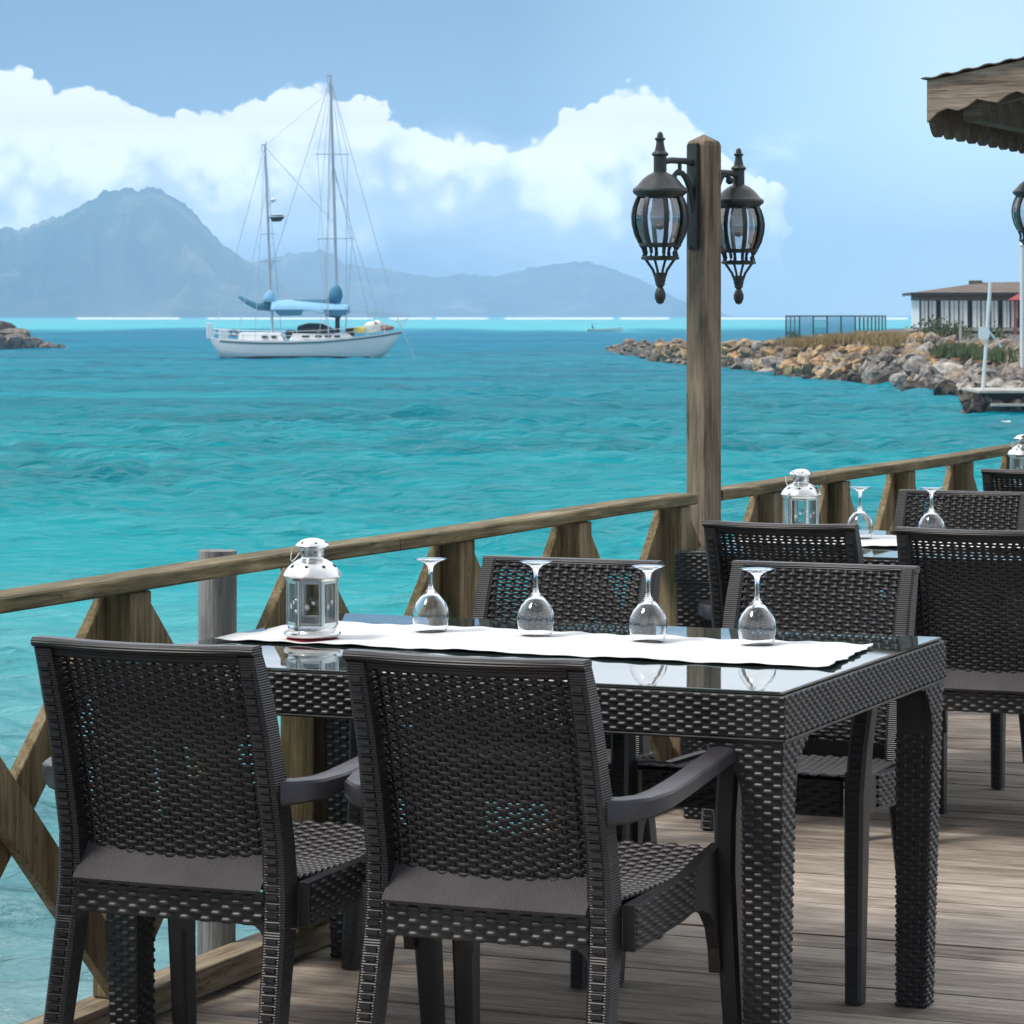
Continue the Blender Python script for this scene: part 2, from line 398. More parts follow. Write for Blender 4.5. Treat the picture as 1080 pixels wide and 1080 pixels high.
# cumulus bank low over the island
cx = nt.nodes.new('ShaderNodeCombineXYZ'); nt.links.new(az, cx.inputs[0]); nt.links.new(el, cx.inputs[1]); cx.inputs[2].default_value = 3.7
def wn(scale, detail, rough=.55, dist=0., sx=1, sy=1):
    mp = N(nt, 'ShaderNodeMapping'); mp.inputs['Scale'].default_value = (sx, sy, 1); nt.links.new(cx.outputs[0], mp.inputs['Vector'])
    n = N(nt, 'ShaderNodeTexNoise', Scale=scale, Detail=detail, Roughness=rough, Distortion=dist); nt.links.new(mp.outputs[0], n.inputs['Vector']); return n.outputs['Fac']
def wv(scale):
    v = N(nt, 'ShaderNodeTexVoronoi', Scale=scale, feature='SMOOTH_F1', Smoothness=.35)
    nw = N(nt, 'ShaderNodeTexNoise', Scale=scale*1.1, Detail=4.0)
    nt.links.new(cx.outputs[0], nw.inputs['Vector'])
    vm = nt.nodes.new('ShaderNodeVectorMath'); vm.operation = 'MULTIPLY_ADD'
    nt.links.new(nw.outputs['Color'], vm.inputs[0]); vm.inputs[1].default_value = (.5/scale,)*3; nt.links.new(cx.outputs[0], vm.inputs[2])
    nt.links.new(vm.outputs[0], v.inputs['Vector']); return v.outputs['Distance']
fc = nt.nodes.new('ShaderNodeFloatCurve'); cu = fc.mapping.curves[0]
topline = [(x_, y_-15) for x_, y_ in [(-60,84),(0,86),(60,96),(110,112),(170,132),(240,128),(290,110),(345,108),(390,135),(450,158),(510,162),(570,150),(615,124),(660,106),(705,110),(745,130),(780,170),(808,215),(840,300),(905,340),(1000,345),(1150,320)]]
pts = [((x+60)/1210, (332-y)/300) for x, y in topline]
while len(cu.points) < len(pts): cu.points.new(.5, .5)
for p, (a, b) in zip(cu.points, pts): p.location = (a, b)
fc.mapping.update()
azw = math_(nt, 'ADD', az, math_(nt, 'MULTIPLY', math_(nt, 'SUBTRACT', wn(40, 8, .6), .5), .05))
nt.links.new(math_(nt, 'DIVIDE', math_(nt, 'ADD', math_(nt, 'MULTIPLY', azw, 3400.0), 600.0), 1210.0, clamp=True), fc.inputs['Value'])
top = math_(nt, 'MULTIPLY', fc.outputs[0], 300/3400)
b1 = wv(42.0); b2 = wv(110.0); b3 = wv(260.0); nA = wn(55, 9, .62); nB = wn(26, 6, .55, .3)
disp = math_(nt, 'ADD', math_(nt, 'MULTIPLY', math_(nt, 'SUBTRACT', .45, b1), .006), math_(nt, 'MULTIPLY', math_(nt, 'SUBTRACT', .45, b2), .007))
disp = math_(nt, 'ADD', disp, math_(nt, 'MULTIPLY', math_(nt, 'SUBTRACT', .45, b3), .0032))
disp = math_(nt, 'ADD', disp, math_(nt, 'MULTIPLY', math_(nt, 'SUBTRACT', nA, .5), .011))
dtop = math_(nt, 'SUBTRACT', math_(nt, 'ADD', top, disp), el)        # >0 inside
ms = nt.nodes.new('ShaderNodeMapRange'); ms.interpolation_type = 'SMOOTHSTEP'; ms.inputs[1].default_value = -.0004; ms.inputs[2].default_value = .0014
nt.links.new(dtop, ms.inputs[0])
lo = nt.nodes.new('ShaderNodeMapRange'); lo.interpolation_type = 'SMOOTHSTEP'; lo.inputs[1].default_value = .010; lo.inputs[2].default_value = .028
nt.links.new(math_(nt, 'ADD', el, math_(nt, 'MULTIPLY', math_(nt, 'SUBTRACT', wn(30, 7, .6, 0, .6, 1.5), .5), .045)), lo.inputs[0])
kp = nt.nodes.new('ShaderNodeMapRange'); kp.interpolation_type = 'SMOOTHSTEP'; kp.inputs[1].default_value = -.0030; kp.inputs[2].default_value = -.0014
nt.links.new(math_(nt, 'SUBTRACT', top, el), kp.inputs[0])
mask = math_(nt, 'MULTIPLY', math_(nt, 'MULTIPLY', ms.outputs[0], lo.outputs[0]), kp.outputs[0])
# light and grey parts of the cloud
sh = nt.nodes.new('ShaderNodeMapRange'); sh.interpolation_type = 'SMOOTHSTEP'; sh.inputs[1].default_value = .012; sh.inputs[2].default_value = .050
nt.links.new(math_(nt, 'ADD', el, math_(nt, 'ADD', math_(nt, 'MULTIPLY', math_(nt, 'SUBTRACT', nB, .5), .10), math_(nt, 'ADD', math_(nt, 'MULTIPLY', math_(nt, 'SUBTRACT', .42, b1), .030), math_(nt, 'ADD', math_(nt, 'MULTIPLY', math_(nt, 'SUBTRACT', .42, b2), .024), math_(nt, 'MULTIPLY', math_(nt, 'SUBTRACT', nA, .5), .05))))), sh.inputs[0])
K = 1/BGS
cc = ramp(nt, sh.outputs[0], [(0, (.58,.68,.81)), (.4, (.86,.92,1.0)), (.7, (1.18,1.20,1.24)), (1, (1.46,1.45,1.44))])
cc = mixc(nt, 1.0, cc, ramp(nt, math_(nt, 'MULTIPLY', el, 10.0), [(.18, (K*1.75,)*3), (.35, (K*1.02,)*3), (.6, (K*.585,)*3), (.85, (K*.57,)*3)]), 'MULTIPLY')
c1 = mixc(nt, mask, base, cc)
# small wisps to the right of the bank
wk = nt.nodes.new('ShaderNodeMapRange'); wk.interpolation_type = 'SMOOTHSTEP'; wk.inputs[1].default_value = .47; wk.inputs[2].default_value = .72
nt.links.new(wn(34, 8, .6, .4, .8, 2.0), wk.inputs[0])
wz = math_(nt, 'MULTIPLY', ramp(nt, el, [(.022, (0,0,0)), (.036, (1,1,1)), (.046, (.8,.8,.8)), (.062, (0,0,0))]), ramp(nt, azf, [(.3,(.3,.3,.3)), (.74, (1,1,1)), (.86, (0,0,0))]))
c1 = mixc(nt, math_(nt, 'MULTIPLY', math_(nt, 'MULTIPLY', wk.outputs[0], wz), .8), c1, (K*1.15, K*1.18, K*1.22))
# unseen high overcast added above the view so the table glass reflects white
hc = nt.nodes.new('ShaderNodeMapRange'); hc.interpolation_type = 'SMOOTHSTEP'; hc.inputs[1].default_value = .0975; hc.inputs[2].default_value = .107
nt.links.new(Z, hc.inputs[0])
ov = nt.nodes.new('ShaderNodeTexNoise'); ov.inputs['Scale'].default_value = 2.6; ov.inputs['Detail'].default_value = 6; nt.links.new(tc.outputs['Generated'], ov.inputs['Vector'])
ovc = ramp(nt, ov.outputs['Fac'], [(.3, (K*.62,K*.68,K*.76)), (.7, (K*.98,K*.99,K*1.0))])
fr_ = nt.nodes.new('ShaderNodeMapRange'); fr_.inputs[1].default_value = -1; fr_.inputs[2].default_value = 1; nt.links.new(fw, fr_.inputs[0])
ovc = mixc(nt, 1.0, ovc, ramp(nt, fr_.outputs[0], [(0, (.38,.38,.39)), (.35, (.55,.55,.56)), (.6, (1.0,1.0,1.0)), (1, (1.32,1.31,1.30))]), 'MULTIPLY')  # dimmed behind the viewpoint to darken chair backs, brightened ahead for the glass
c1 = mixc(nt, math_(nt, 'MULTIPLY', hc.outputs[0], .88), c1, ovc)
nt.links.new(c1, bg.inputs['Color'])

sun = bpy.data.lights.new('sun', 'SUN'); sun.energy = 1.7; sun.angle = R(16); sun.color = (1, .955, .89)
so = bpy.data.objects.new('sun', sun); col.objects.link(so); so.rotation_euler = sd.to_track_quat('Z', 'Y').to_euler(); so.location = (0,0,30)

cam = bpy.data.cameras.new('camera'); co = bpy.data.objects.new('camera', cam); col.objects.link(co)
co.location = CAM; co.rotation_euler = (R(90), 0, TH)
cam.sensor_width = 36; cam.lens = FPX/1080*36; cam.shift_y = -(540-332)/1080
cam.clip_start = .1; cam.clip_end = 60000
cam.dof.use_dof = True; cam.dof.focus_distance = 6.6; cam.dof.aperture_fstop = 34
sc.camera = co
sc.view_settings.view_transform = 'Standard'; sc.view_settings.look = 'None'; sc.view_settings.exposure = .80; sc.view_settings.gamma = 1
cy = sc.cycles
cy.max_bounces = 12; cy.transparent_max_bounces = 16; cy.transmission_bounces = 12; cy.glossy_bounces = 6; cy.diffuse_bounces = 3; cy.volume_bounces = 1
cy.caustics_refractive = False; cy.caustics_reflective = False; cy.use_denoising = True; cy.sample_clamp_indirect = 6

# ------------------------------------------------------------------ sea
def build_sea():
    fine = np.arange(-11.5, 11.51, .062)
    angs = np.concatenate([np.arange(-180, -11.6, 4.0), fine, np.arange(13, 180, 4.0)])
    r1 = 7*np.exp(np.arange(0, math.log(260/7), .0023)); r2 = 260*np.exp(np.arange(.0042, math.log(8600/260), .02))
    rs = np.concatenate([[.5, 2, 4], r1, r2, [8600]])
    a = np.radians(angs); na = len(a); nr = len(rs)
    Rr, Aa = np.meshgrid(rs, a, indexing='ij')
    xc = Rr*np.sin(Aa); d = Rr*np.cos(Aa)
    z = np.zeros_like(xc)
    g = np.random.default_rng(3)
    dmp_r = Rr*.0023
    for i in range(90):
        lam = .17*math.exp(g.random()**.75*math.log(24)); ang = g.normal(R(-98), R(22))
        k = 2*PI/lam; amp = .0180*lam*math.exp(-.09*lam) * (0.6+.8*g.random())*.62
        fade = np.clip((lam/np.maximum(dmp_r, .012) - 2.6)/2.0, 0, 1)
        ph = k*(xc*math.cos(ang)+d*math.sin(ang)) + g.random()*2*PI + .6*np.sin(xc*.21+i)+.6*np.sin(d*.13+i*2)
        s = np.sin(ph); z += fade*amp*(s + .35*np.sin(2*ph+.5*PI))
    z *= np.clip(1 - (d-300)/300, 0, 1)
    gust = .85 + .35*np.sin(xc*.09+d*.031+.7*np.sin(d*.05))*np.sin(d*.083-xc*.04+1.1) + .2*np.sin(xc*.31+d*.17)
    z *= gust
    z *= .55 + .45*np.clip((Rr-14)/26, 0, 1)
    wx = CAM.x + xc*RIGHT.x + d*FWD.x; wy = CAM.y + xc*RIGHT.y + d*FWD.y
    verts = np.stack([wx, wy, WATER+z], -1).reshape(-1, 3)
    idx = np.arange(nr*na).reshape(nr, na)
    q = np.stack([idx[:-1,:-1], idx[1:,:-1], idx[1:,1:], idx[:-1,1:]], -1)
    wrap = np.stack([idx[:-1,-1], idx[1:,-1], idx[1:,0], idx[:-1,0]], -1)[:, None, :]
    q = np.concatenate([q, wrap], 1).reshape(-1, 4)[:, ::-1]
    me = bpy.data.meshes.new('sea')
    me.vertices.add(len(verts)); me.vertices.foreach_set('co', verts.ravel())
    me.loops.add(len(q)*4); me.loops.foreach_set('vertex_index', q.ravel().astype(np.int32))
    me.polygons.add(len(q)); me.polygons.foreach_set('loop_start', np.arange(0, len(q)*4, 4, dtype=np.int32))
    me.update(calc_edges=True); me.validate()
    # colour of the water itself by depth: pale shallows at the deck, deep channel, pale sand flat and reef line far out
    wob = .10*np.sin(xc*.05+1)+.07*np.sin(xc*.13+d*.02)+.05*np.sin(xc*.31+2)
    ld = np.log(np.maximum(d, 1)) + wob*.8
    stops = [(1.0,(.16,.29,.31)), (2.75,(.19,.345,.365)), (3.3,(.11,.37,.40)), (3.75,(.012,.295,.335)), (4.6,(.001,.225,.28)), (5.25,(.001,.20,.285)), (6.3,(.001,.18,.30)), (6.48,(.02,.30,.39)), (6.62,(.10,.50,.55)), (7.6,(.09,.48,.54)), (8.1,(.05,.36,.48)), (8.15,(.05,.34,.47))]
    xs = [s[0] for s in stops]
    C = np.stack([np.interp(ld, xs, [s[1][k] for s in stops]) for k in range(3)], -1)
    # reef surf
    ang = xc/np.maximum(d, 1)
    br = .5+.5*np.sin(ang*140)*np.sin(ang*61+1)+.35*np.sin(ang*333)
    surf = ((d > 2100) & (d < 3500) & (br > .10) & (ang > -.135)).astype(float)[..., None]
    C = C*(1-surf) + np.array([.95,.96,.97])*surf
    C = np.concatenate([C, np.ones_like(C[..., :1])], -1)
    ca = me.color_attributes.new('tint', 'FLOAT_COLOR', 'POINT'); ca.data.foreach_set('color', C.reshape(-1).astype(np.float32))
    o = link('water', me, M['water'], None, 0); tag(o, kind='structure')
build_sea()

# ------------------------------------------------------------------ hills across the lagoon
def hills(name, dist, prof, depth, seed):
    nx, ny = 260, 44
    x0, x1 = prof[0][0], prof[-1][0]
    mb = MB(); px = [p[0] for p in prof]; py = [p[1] for p in prof]
    for j in range(ny+1):
        t = j/ny*2-1                         # -1 front shore, 0 crest, 1 back
        for i in range(nx+1):
            x = x0+(x1-x0)*i/nx
            h = max(0, 332-np.interp(x, px, py))*dist/FPX + 1.5
            jag = 1 + .05*mnoise.fractal(Vector((x*.09, seed, 0)), .8, 2.1, 5)*min(1, h/40)
            g = 1-abs(t)
            rid = mnoise.ridged_multi_fractal(Vector((x*.02+seed, t*2.2, seed*.3)), .9, 2.1, 6, 1.0, 2.0)
            prof_t = g**1.15
            w = 4*g*(1-g)
            z = h*jag*(prof_t*(1-.0*w) + w*.22*(rid-1.0))
            if z > h*jag*(.25+.75*g) : z = h*jag*(.25+.75*g)
            p = A(x, dist, 0) + FWD*(t*depth) + RIGHT*((x-540)/FPX*t*depth)
            mb.v.append((p.x, p.y, WATER-.5+max(z, -1)+ (1.0 if False else 0)))
    for j in range(ny):
        for i in range(nx):
            a = j*(nx+1)+i; mb.f.append((a, a+1, a+nx+2, a+nx+1))
    return tag(mb.build(name, M['hill'], None, 0, fix=False), kind='structure')
hills('hills', 4700, [(-420,262),(-300,230),(-200,244),(-100,236),(0,239),(30,238),(45,232),(75,222),(95,211),(108,202),(120,197),(140,200),(160,199),(180,203),(195,212),(210,230),(230,250),(250,267),(275,283),(310,300),(350,314),(400,325),(440,332)], 750, 3.3)
hills('hills', 6600, [(140,300),(200,290),(250,280),(285,271),(310,266),(335,263),(348,265),(362,277),(385,280),(410,284),(440,289),(462,292),(485,287),(520,291),(560,281),(592,276),(622,275),(652,284),(680,296),(710,312),(740,324),(775,333)], 800, 8.1)

# ------------------------------------------------------------------ haze
hm = bpy.data.materials.new('haze'); hm.use_nodes = True; nt = hm.node_tree; nt.nodes.clear()
o_ = nt.nodes.new('ShaderNodeOutputMaterial'); pv = nt.nodes.new('ShaderNodeVolumePrincipled')
pv.inputs['Color'].default_value = (.41,.60,.84,1); pv.inputs['Density'].default_value = 2.6e-4
nt.links.new(pv.outputs[0], o_.inputs['Volume'])
hb = MB(); hb.box(-8800, 8800, -8800, 8800, WATER-3.0, 225)
tag(hb.build('haze', hm), kind='stuff')

# ------------------------------------------------------------------ deck
dk = MB(); y = -7.0; g = random.Random(5)
while y < 22:
    w = .128; x = -.075+g.uniform(-.006,.006)
    while x < 9:
        L = g.uniform(1.6, 3.2); x2 = min(x+L, 9)
        dz = g.uniform(-.0022,.0022); 
        dk.box(x+.0015, x2-.0015, y+.0028, y+w-.0028, -.03+dz, dz)
        x = x2
    y += w
o = dk.build('deck', M['deck'], None, bevel=.0022); tag(o, kind='structure')
jm = MB()
for k in range(14): jm.box(-.05+k*.68, .04+k*.68, -7, 22, -.2, -.0345)
jm.box(-.085, -.052, -7.0, 22, -.2, -.035)
for k in range(12):
    for q in range(5): jm.lathe([(.09, WATER-1), (.09, -.2005)], 10, (.35+q*2, -6+k*2.4, 0))
tag(jm.build('deck_substructure', M['pile']), kind='structure')

# ------------------------------------------------------------------ railing
def rx(v): return -.034 + .009*v
HR = .90
rl = thing('deck_railing', 'weathered wooden railing with crossed braces along the water edge of the deck', 'railing', (0,0,0))
hd = MB()
segs = [(-3.2,-1.05),(-1.05,1.17),(1.17,3.165),(3.376,5.7),(5.7,7.362),(7.455,9.6)]
for a, b in segs:
    n = 8; pts = []
    for i in range(n+1):
        v = a+(b-a)*i/n + (.002 if i == 0 else 0) - (.002 if i == n else 0); pts.append((rx(v), v, HR-.0155+.002*math.sin(v*3)))
    hd.sweep(pts, rrect(.088, .031, .004))
hd.build('handrail', M['rail'], rl, 30)
kb = MB(); kb.box(-.104, -.022, -7, 2.4, .004, .062); kb.box(-.104,-.022, 2.404, 10, .004, .062)
kb.build('kerb_beam', M['kerb'], rl, bevel=.005)
vs = [-2.4,-1.6,-.8,0,.80,1.58,2.34,3.10,3.93,4.62,5.38,6.15,6.95,7.75,8.55,9.4]
for v in vs:
    p = MB(); x = rx(v)-.012; p.box(x-.042, x+.042, v-.045, v+.045, .063, HR-.0345)
    p.build('post', M['brace'], rl, bevel=.004)
for i in range(len(vs)-1):
    a, b = vs[i], vs[i+1]
    for k, (z0, z1) in enumerate(((.10, HR-.09), (HR-.09, .10))):
        x = rx(a)-.012 + (.0145 if k else -.0145)
        p = MB()
        p0 = Vector((x, a+.03, z0)); p1 = Vector((x, b-.03, z1))
        d = (p1-p0).normalized(); nrm = Vector((0, -d.z, d.y))
        # ends cut upright against the posts
        def edge(off):
            q = p0+nrm*off
            ya, yb = a+.0475, b-.0475
            t0 = (ya-q.y)/d.y; t1 = (yb-q.y)/d.y
            return q+d*t0, q+d*t1
        e0, e1 = edge(.048); f0, f1 = edge(-.048)
        pl = [e0, e1, f1, f0]
        pl = [Vector((q.x, q.y, min(max(q.z, .064), HR-.036))) for q in pl]
        p.poly([q-Vector((.0125,0,0)) for q in pl], (1,0,0), .025)
        p.build('brace', M['brace'], rl, bevel=.003)

pm = MB(); pm.tube([(-.146, .575, WATER-1), (-.144,.575,-.3), (-.141,.576,.5), (-.140, .576, .905)], .042, 16)
o = tag(pm.build('mooring_pile', M['pile'], None, 50), 'round grey timber pile standing outside the railing by the water', 'pile')

# ------------------------------------------------------------------ lamps
def lamp_part(parent, cx_, cy_, cz, sc_=1.0):
    """coach lantern hanging in a collar; cz = bottom of finial; total height about .5"""
    def P(prof): return [(max(r*sc_, 1e-4), z*sc_) for r, z in prof]
    c = (cx_, cy_, cz)
    fr = MB()
    fr.lathe(P([(.0,0),(.010,.004),(.016,.018),(.017,.03),(.011,.045),(.008,.05),(.014,.056),(.014,.064),(.016,.066),(.018,.088),(.013,.092),(.0,.093)]), 12, c)
    for k in range(4):
        a = k*PI/2+.4
        pts = [(cx_+math.cos(a)*r*sc_, cy_+math.sin(a)*r*sc_, cz+z*sc_) for r, z in ((.014,.078),(.022,.1),(.038,.122),(.044,.130))]
        fr.tube(pts, .0042*sc_, 6)
    fr.lathe(P([(.046,.128),(.054,.130),(.056,.136),(.050,.140),(.046,.139)]), 16, c, closed=True)
    for k in range(8):
        a = k*PI/4+.2
        pts = [(cx_+math.cos(a)*r*sc_, cy_+math.sin(a)*r*sc_, cz+z*sc_) for r, z in ((.050,.138),(.047,.150),(.050,.162),(.055,.168))]
        fr.tube(pts, .0055*sc_, 6)
    fr.lathe(P([(.050,.166),(.060,.167),(.062,.173),(.058,.177),(.050,.176)]), 16, c, closed=True)
    globe = [(.058,.176),(.070,.20),(.078,.23),(.080,.255),(.076,.28),(.068,.302),(.062,.312)]
    for k in range(8):
        a = k*PI/4+.2
        pts = [(cx_+math.cos(a)*(r+.002)*sc_, cy_+math.sin(a)*(r+.002)*sc_, cz+z*sc_) for r, z in globe]
        fr.sweep(pts, [(-.0065*sc_,-.003*sc_),(.0065*sc_,-.003*sc_),(.0065*sc_,.003*sc_),(-.0065*sc_,.003*sc_)], up=(math.cos(a),math.sin(a),.01))
    fr.lathe(P([(.055,.309),(.066,.309),(.070,.315),(.079,.322),(.081,.328),(.079,.334),(.072,.339),(.064,.347),(.052,.362),(.036,.374),(.022,.381),(.019,.383)]), 16, c, .2)
    fr.lathe(P([(.019,.380),(.019,.428),(.023,.430),(.025,.435),(.022,.439),(.016,.444),(.012,.462),(.011,.472),(.015,.476),(.016,.480),(.010,.483),(.009,.490),(.006,.497),(.0,.50)]), 14, c)
    f = fr.build('coach_lantern', M['iron'], parent, 35)
    gl = MB(); gl.lathe([(r*.97*sc_, z*sc_) for r, z in globe], 24, c); gl.f = [q for q in gl.f if len(q) == 4]
    go = gl.build('globe', M['globe'], f, 0)
    bl = MB(); bl.lathe(P([(.0,.215),(.018,.222),(.028,.24),(.030,.262),(.024,.285),(.015,.30),(.014,.33)]), 14, c)
    bl.build('bulb', M['bulb'], f, 0)
    return f

def lamp_post(v, u, ang, zl, label, top=1.945, zl2=None, near=.2, far=.2, sz=1.0, w=.047):
    t = thing('lamp_post', label, 'lamp post', (u, v, 0), ang, 'lamp posts along the railing')
    p = MB()
    p.box(-w, w, -w, w, .0, top-.035)
    n = len(p.v); p.f.remove((4,5,6,7)); b = [4,5,6,7]
    p.v += [(-w*.9,-w*.9,top-.022),(w*.9,-w*.9,top-.022),(w*.9,w*.9,top-.022),(-w*.9,w*.9,top-.022),(0,0,top)]
    for k in range(4):
        k2 = (k+1) % 4
        p.f.append((4+k, 4+k2, 8+k2, 8+k)); p.f.append((8+k, 8+k2, 12))
    p.build('post', M['post'], t, bevel=.003)
    for sgn, z0, reach in ((-1, zl, near), (1, zl2 if zl2 else zl, far)):
        q_ = sz if sgn < 0 else sz*.93
        br = MB(); y0 = sgn*(w+.001); ya = sgn*(w+reach)
        br.box(-.018, .018, min(y0, y0+sgn*.014), max(y0, y0+sgn*.014), z0+.17, z0+.47)
        br.lathe([(.0001,.0),(.018,.003),(.018,.012)], 12, (0, y0+sgn*.007, z0+.158))
        br.tube([(0, y0, z0+.412*q_), (0, y0+sgn*reach*.3, z0+.418*q_), (0, y0+sgn*reach*.7, z0+.418*q_), (0, ya-sgn*.005, z0+.412*q_)], .0095, 8)
        cur = []
        for k in range(14):
            s = k/13
            cur.append((0, y0+sgn*(.010+(reach*.56)*s**1.6), z0+.27+.115*math.sin(s*PI*.60)/math.sin(PI*.55) - (.012*max(0, s-.85)/.15)))
        br.tube(cur, .0085, 8, [1]*10+[.95,.9,.9,.9])
        br.ball((0, cur[-1][1], cur[-1][2]-.002), .012, .012, .012, 10, 6)
        br.tube([(0, y0+sgn*reach*.44, z0+.375), (0, y0+sgn*reach*.44, z0+.418*q_)], .006, 6)
        br.build('lamp_bracket', M['iron'], t, 40)
        lamp_part(t, 0, ya, z0, sz if sgn < 0 else sz*.93)
    return t
lamp_post(3.32, .0, R(-23), 1.445, 'squared wooden lamp post with two black coach lanterns rising above the railing', 1.945, 1.445, .150, .116, 1.0, .0365)
lamp_post(7.41, .02, R(4), 1.58, 'wooden lamp post at right edge with black coach lantern under the roof corner', 2.02, 1.58, .20, .2)

# ------------------------------------------------------------------ woven strands
C6 = [(-1,0),(-.6,1),(.6,1),(1,0),(.6,-1),(-.6,-1)]
C4 = [(-1,-1.1),(-.72,.85),(.35,1),(1,-1.1)]
def strand(mb, P, a0, a1, b, hh0, amp, t, period, ph, closed, seg=10, narrow=.36, base=0.0):
    kq = 1.7 if closed else 6.5
    n = max(2, int(round((a1-a0)/period*seg)))
    prof = C6 if closed else C4; m = len(prof); o = len(mb.v); k0 = math.tanh(kq)
    for i in range(n+1):
        a = a0+(a1-a0)*i/n
        s = math.tanh(kq*math.sin(2*PI*a/period+ph))/k0
        off = base+amp*s; hh = hh0*(1-(narrow(b) if callable(narrow) else narrow)*(1-s*s))
        for db, do in prof: mb.v.append(tuple(P(a, b+db*hh, off+do*t)))
    for i in range(n):
        for k in range(m if closed else m-1):
            k2 = (k+1) % m
            mb.f.append((o+i*m+k, o+i*m+k2, o+(i+1)*m+k2, o+(i+1)*m+k))
def weave(mb, P, wd, ht, period, pitch, amp, t, closed, seg=10, narrow=.36, base=0.0, span=None):
    rows = max(1, int(round(ht/pitch))); pt = ht/rows
    for j in range(rows):
        b = (j+.5)*pt
        a0, a1 = (0, wd) if span is None else span(b)
        if a1-a0 < period*.3: continue
        strand(mb, P, a0, a1, b, pt*.485, amp, t, period, PI*(j % 2), closed, seg, narrow, base)

# ------------------------------------------------------------------ chair
def interp(z, tab):
    return float(np.interp(z, [q[0] for q in tab], [q[1] for q in tab]))
YS = [(.0,-.300),(.36,-.222),(.42,-.216),(.5,-.222),(.6,-.245),(.7,-.272),(.78,-.300),(.85,-.332)]
XS = [(.0,.216),(.36,.206),(.42,.203),(.85,.199)]
def chair():
    t = thing('wicker_armchair', '', 'armchair', (0,0,0), 0, 'dark woven plastic armchairs at the tables')
    # back panel of strands between the stiles
    z0, z1, wd = .462, .836, .364
    bp = MB()
    def P(a, b, o):
        z = z0+b; x = a-wd/2; q = 2*x/wd
        return (x, interp(z, YS)+.014-.022*(1-q*q)-o, z-.12*o)
    weave(bp, P, wd, z1-z0, .0410, .0084, .0034, .0019, True, 10, lambda b: .03+.22*min(1, max(0, (b-.27)/.05)))
    for k in range(int(wd/.0205)+1):
        a = .01025+k*.0205
        if a > wd: break
        n = 16; vs = []
        for i in range(n+1):
            b = (z1-z0)*i/n
            for da, do in ((-.0042,-.0009),(.0042,-.0009),(.0042,.0009),(-.0042,.0009)): vs.append(P(a+da, b, do))
        bp.add(vs, [(i*4+k2, i*4+(k2+1) % 4, i*4+4+(k2+1) % 4, i*4+4+k2) for i in range(n) for k2 in range(4)])
    bp.build('back_panel', M['rattan'], t, 0, fix=False)
    # frame: two stiles and the curved top
    fr = MB(); fr2s = []
    zs = [.352,.40,.45,.5,.55,.6,.65,.7,.75,.8,.838]
    for s in (-1, 1):
        fr.sweep([(s*interp(z, XS), interp(z, YS), z) for z in zs], rrect(.036, .060, .006), up=(0,1,0),
                 scales=[(1.18,1.0)]*3+[(1.1,.95)]*3+[(1.0,.86)]*3+[(.95,.75),(.93,.62)])
        fr2 = MB(); fr2s.append(fr2)
        for i in range(int((.83-.36)/.0157)):
            z = .362+i*.0157; f = 1.18-.25*(z-.36)/.5
            yb = interp(z, YS)-float(np.interp(z, [.45,.5,.6,.65,.75,.8,.838], [.030,.0285,.0285,.0258,.0258,.0225,.0186]))
            fr2.box(s*interp(z, XS)-.0095*f, s*interp(z, XS)+.0095*f, yb-.0046, yb+.006, z-.0038, z+.0038)
    n = 18; tp = []
    for i in range(n+1):
        x = -.217+.434*i/n; q = x/.182
        tp.append((x, -.330-.022*max(0, 1-q*q), .842-.002*(1-min(1, q*q))))
    fr.sweep(tp, rrect(.038, .016, .005))
    for i in range(n+1): tp[i] = (tp[i][0]*.9, tp[i][1]+.006, tp[i][2]-.012)
    fr.sweep(tp, rrect(.014, .022, .003))
    f = fr.build('back_frame', M['rattan_rib_z'], t, 35)
    for q in fr2s: q.build('rung_pattern', M['rattan'], f)
    # sloping ledge at the foot of the back
    lg = MB(); n = 14; vs = []
    for j, (z, dy) in enumerate(((.474,.012),(.464,.004),(.426,-.034),(.420,-.038),(.414,-.034))):
        for i in range(n+1):
            x = -.186+.372*i/n; q = x/.186
            vs.append((x, -.222+dy-.012*(1-q*q)*(1 if j < 2 else .35), z))
    lg.add(vs, [(j*(n+1)+i, j*(n+1)+i+1, (j+1)*(n+1)+i+1, (j+1)*(n+1)+i) for j in range(4) for i in range(n)])
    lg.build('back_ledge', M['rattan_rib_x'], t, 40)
    # seat frame: skirts all round
    sf = MB(); sm = MB()
    sm.box(-.186,.186,-.246,-.225,.358,.4125)
    for k in (-1, 1):
        pts = [(k*.186,-.246,.359)] + [(k*(.186-.03*(1-math.cos(q*PI/8))), -.246, .359-.032+.032*math.sin(q*PI/8)) for q in range(5)]
        sm.poly(pts, (0,1,0), .02)
    weave(sf, lambda a, b, o: (a-.184, -.2465-o, .357+b), .368, .055, .041, .0108, .0034, .0026, False, 12, .3, -.0006)
    for s in (-1, 1):
        # side panel outline in y, z
        out_ = [(-.20,.352),(.04,.362),(.09,.368),(.14,.364),(.18,.350),(.21,.322),(.228,.28),(.236,.235),(.250,.235),(.252,.466),(.17,.456),(.05,.436),(-.20,.430)]
        xs = .229 if s > 0 else -.251
        sm.poly([(xs, a, b) for a, b in out_], (1,0,0), .022)
        xo = .2512 if s > 0 else -.2512
        def Q(a, b, o, s=s, xo=xo): return (xo+s*o, -.195+a, .358+b+(.02*a/.4))
        weave(sf, Q, .29, .068, .041, .0098, .003, .0023, False, 10, .3, -.0006)
    sm.box(-.22,.22,.232,.252,.372,.448)
    weave(sf, lambda a, b, o: (a-.218, .2525+o, .374+b), .436, .07, .041, .01, .003, .0023, False, 8, .3, -.0006)
    so_ = sm.build('seat_frame', M['rattan_inner'], t, bevel=.004)
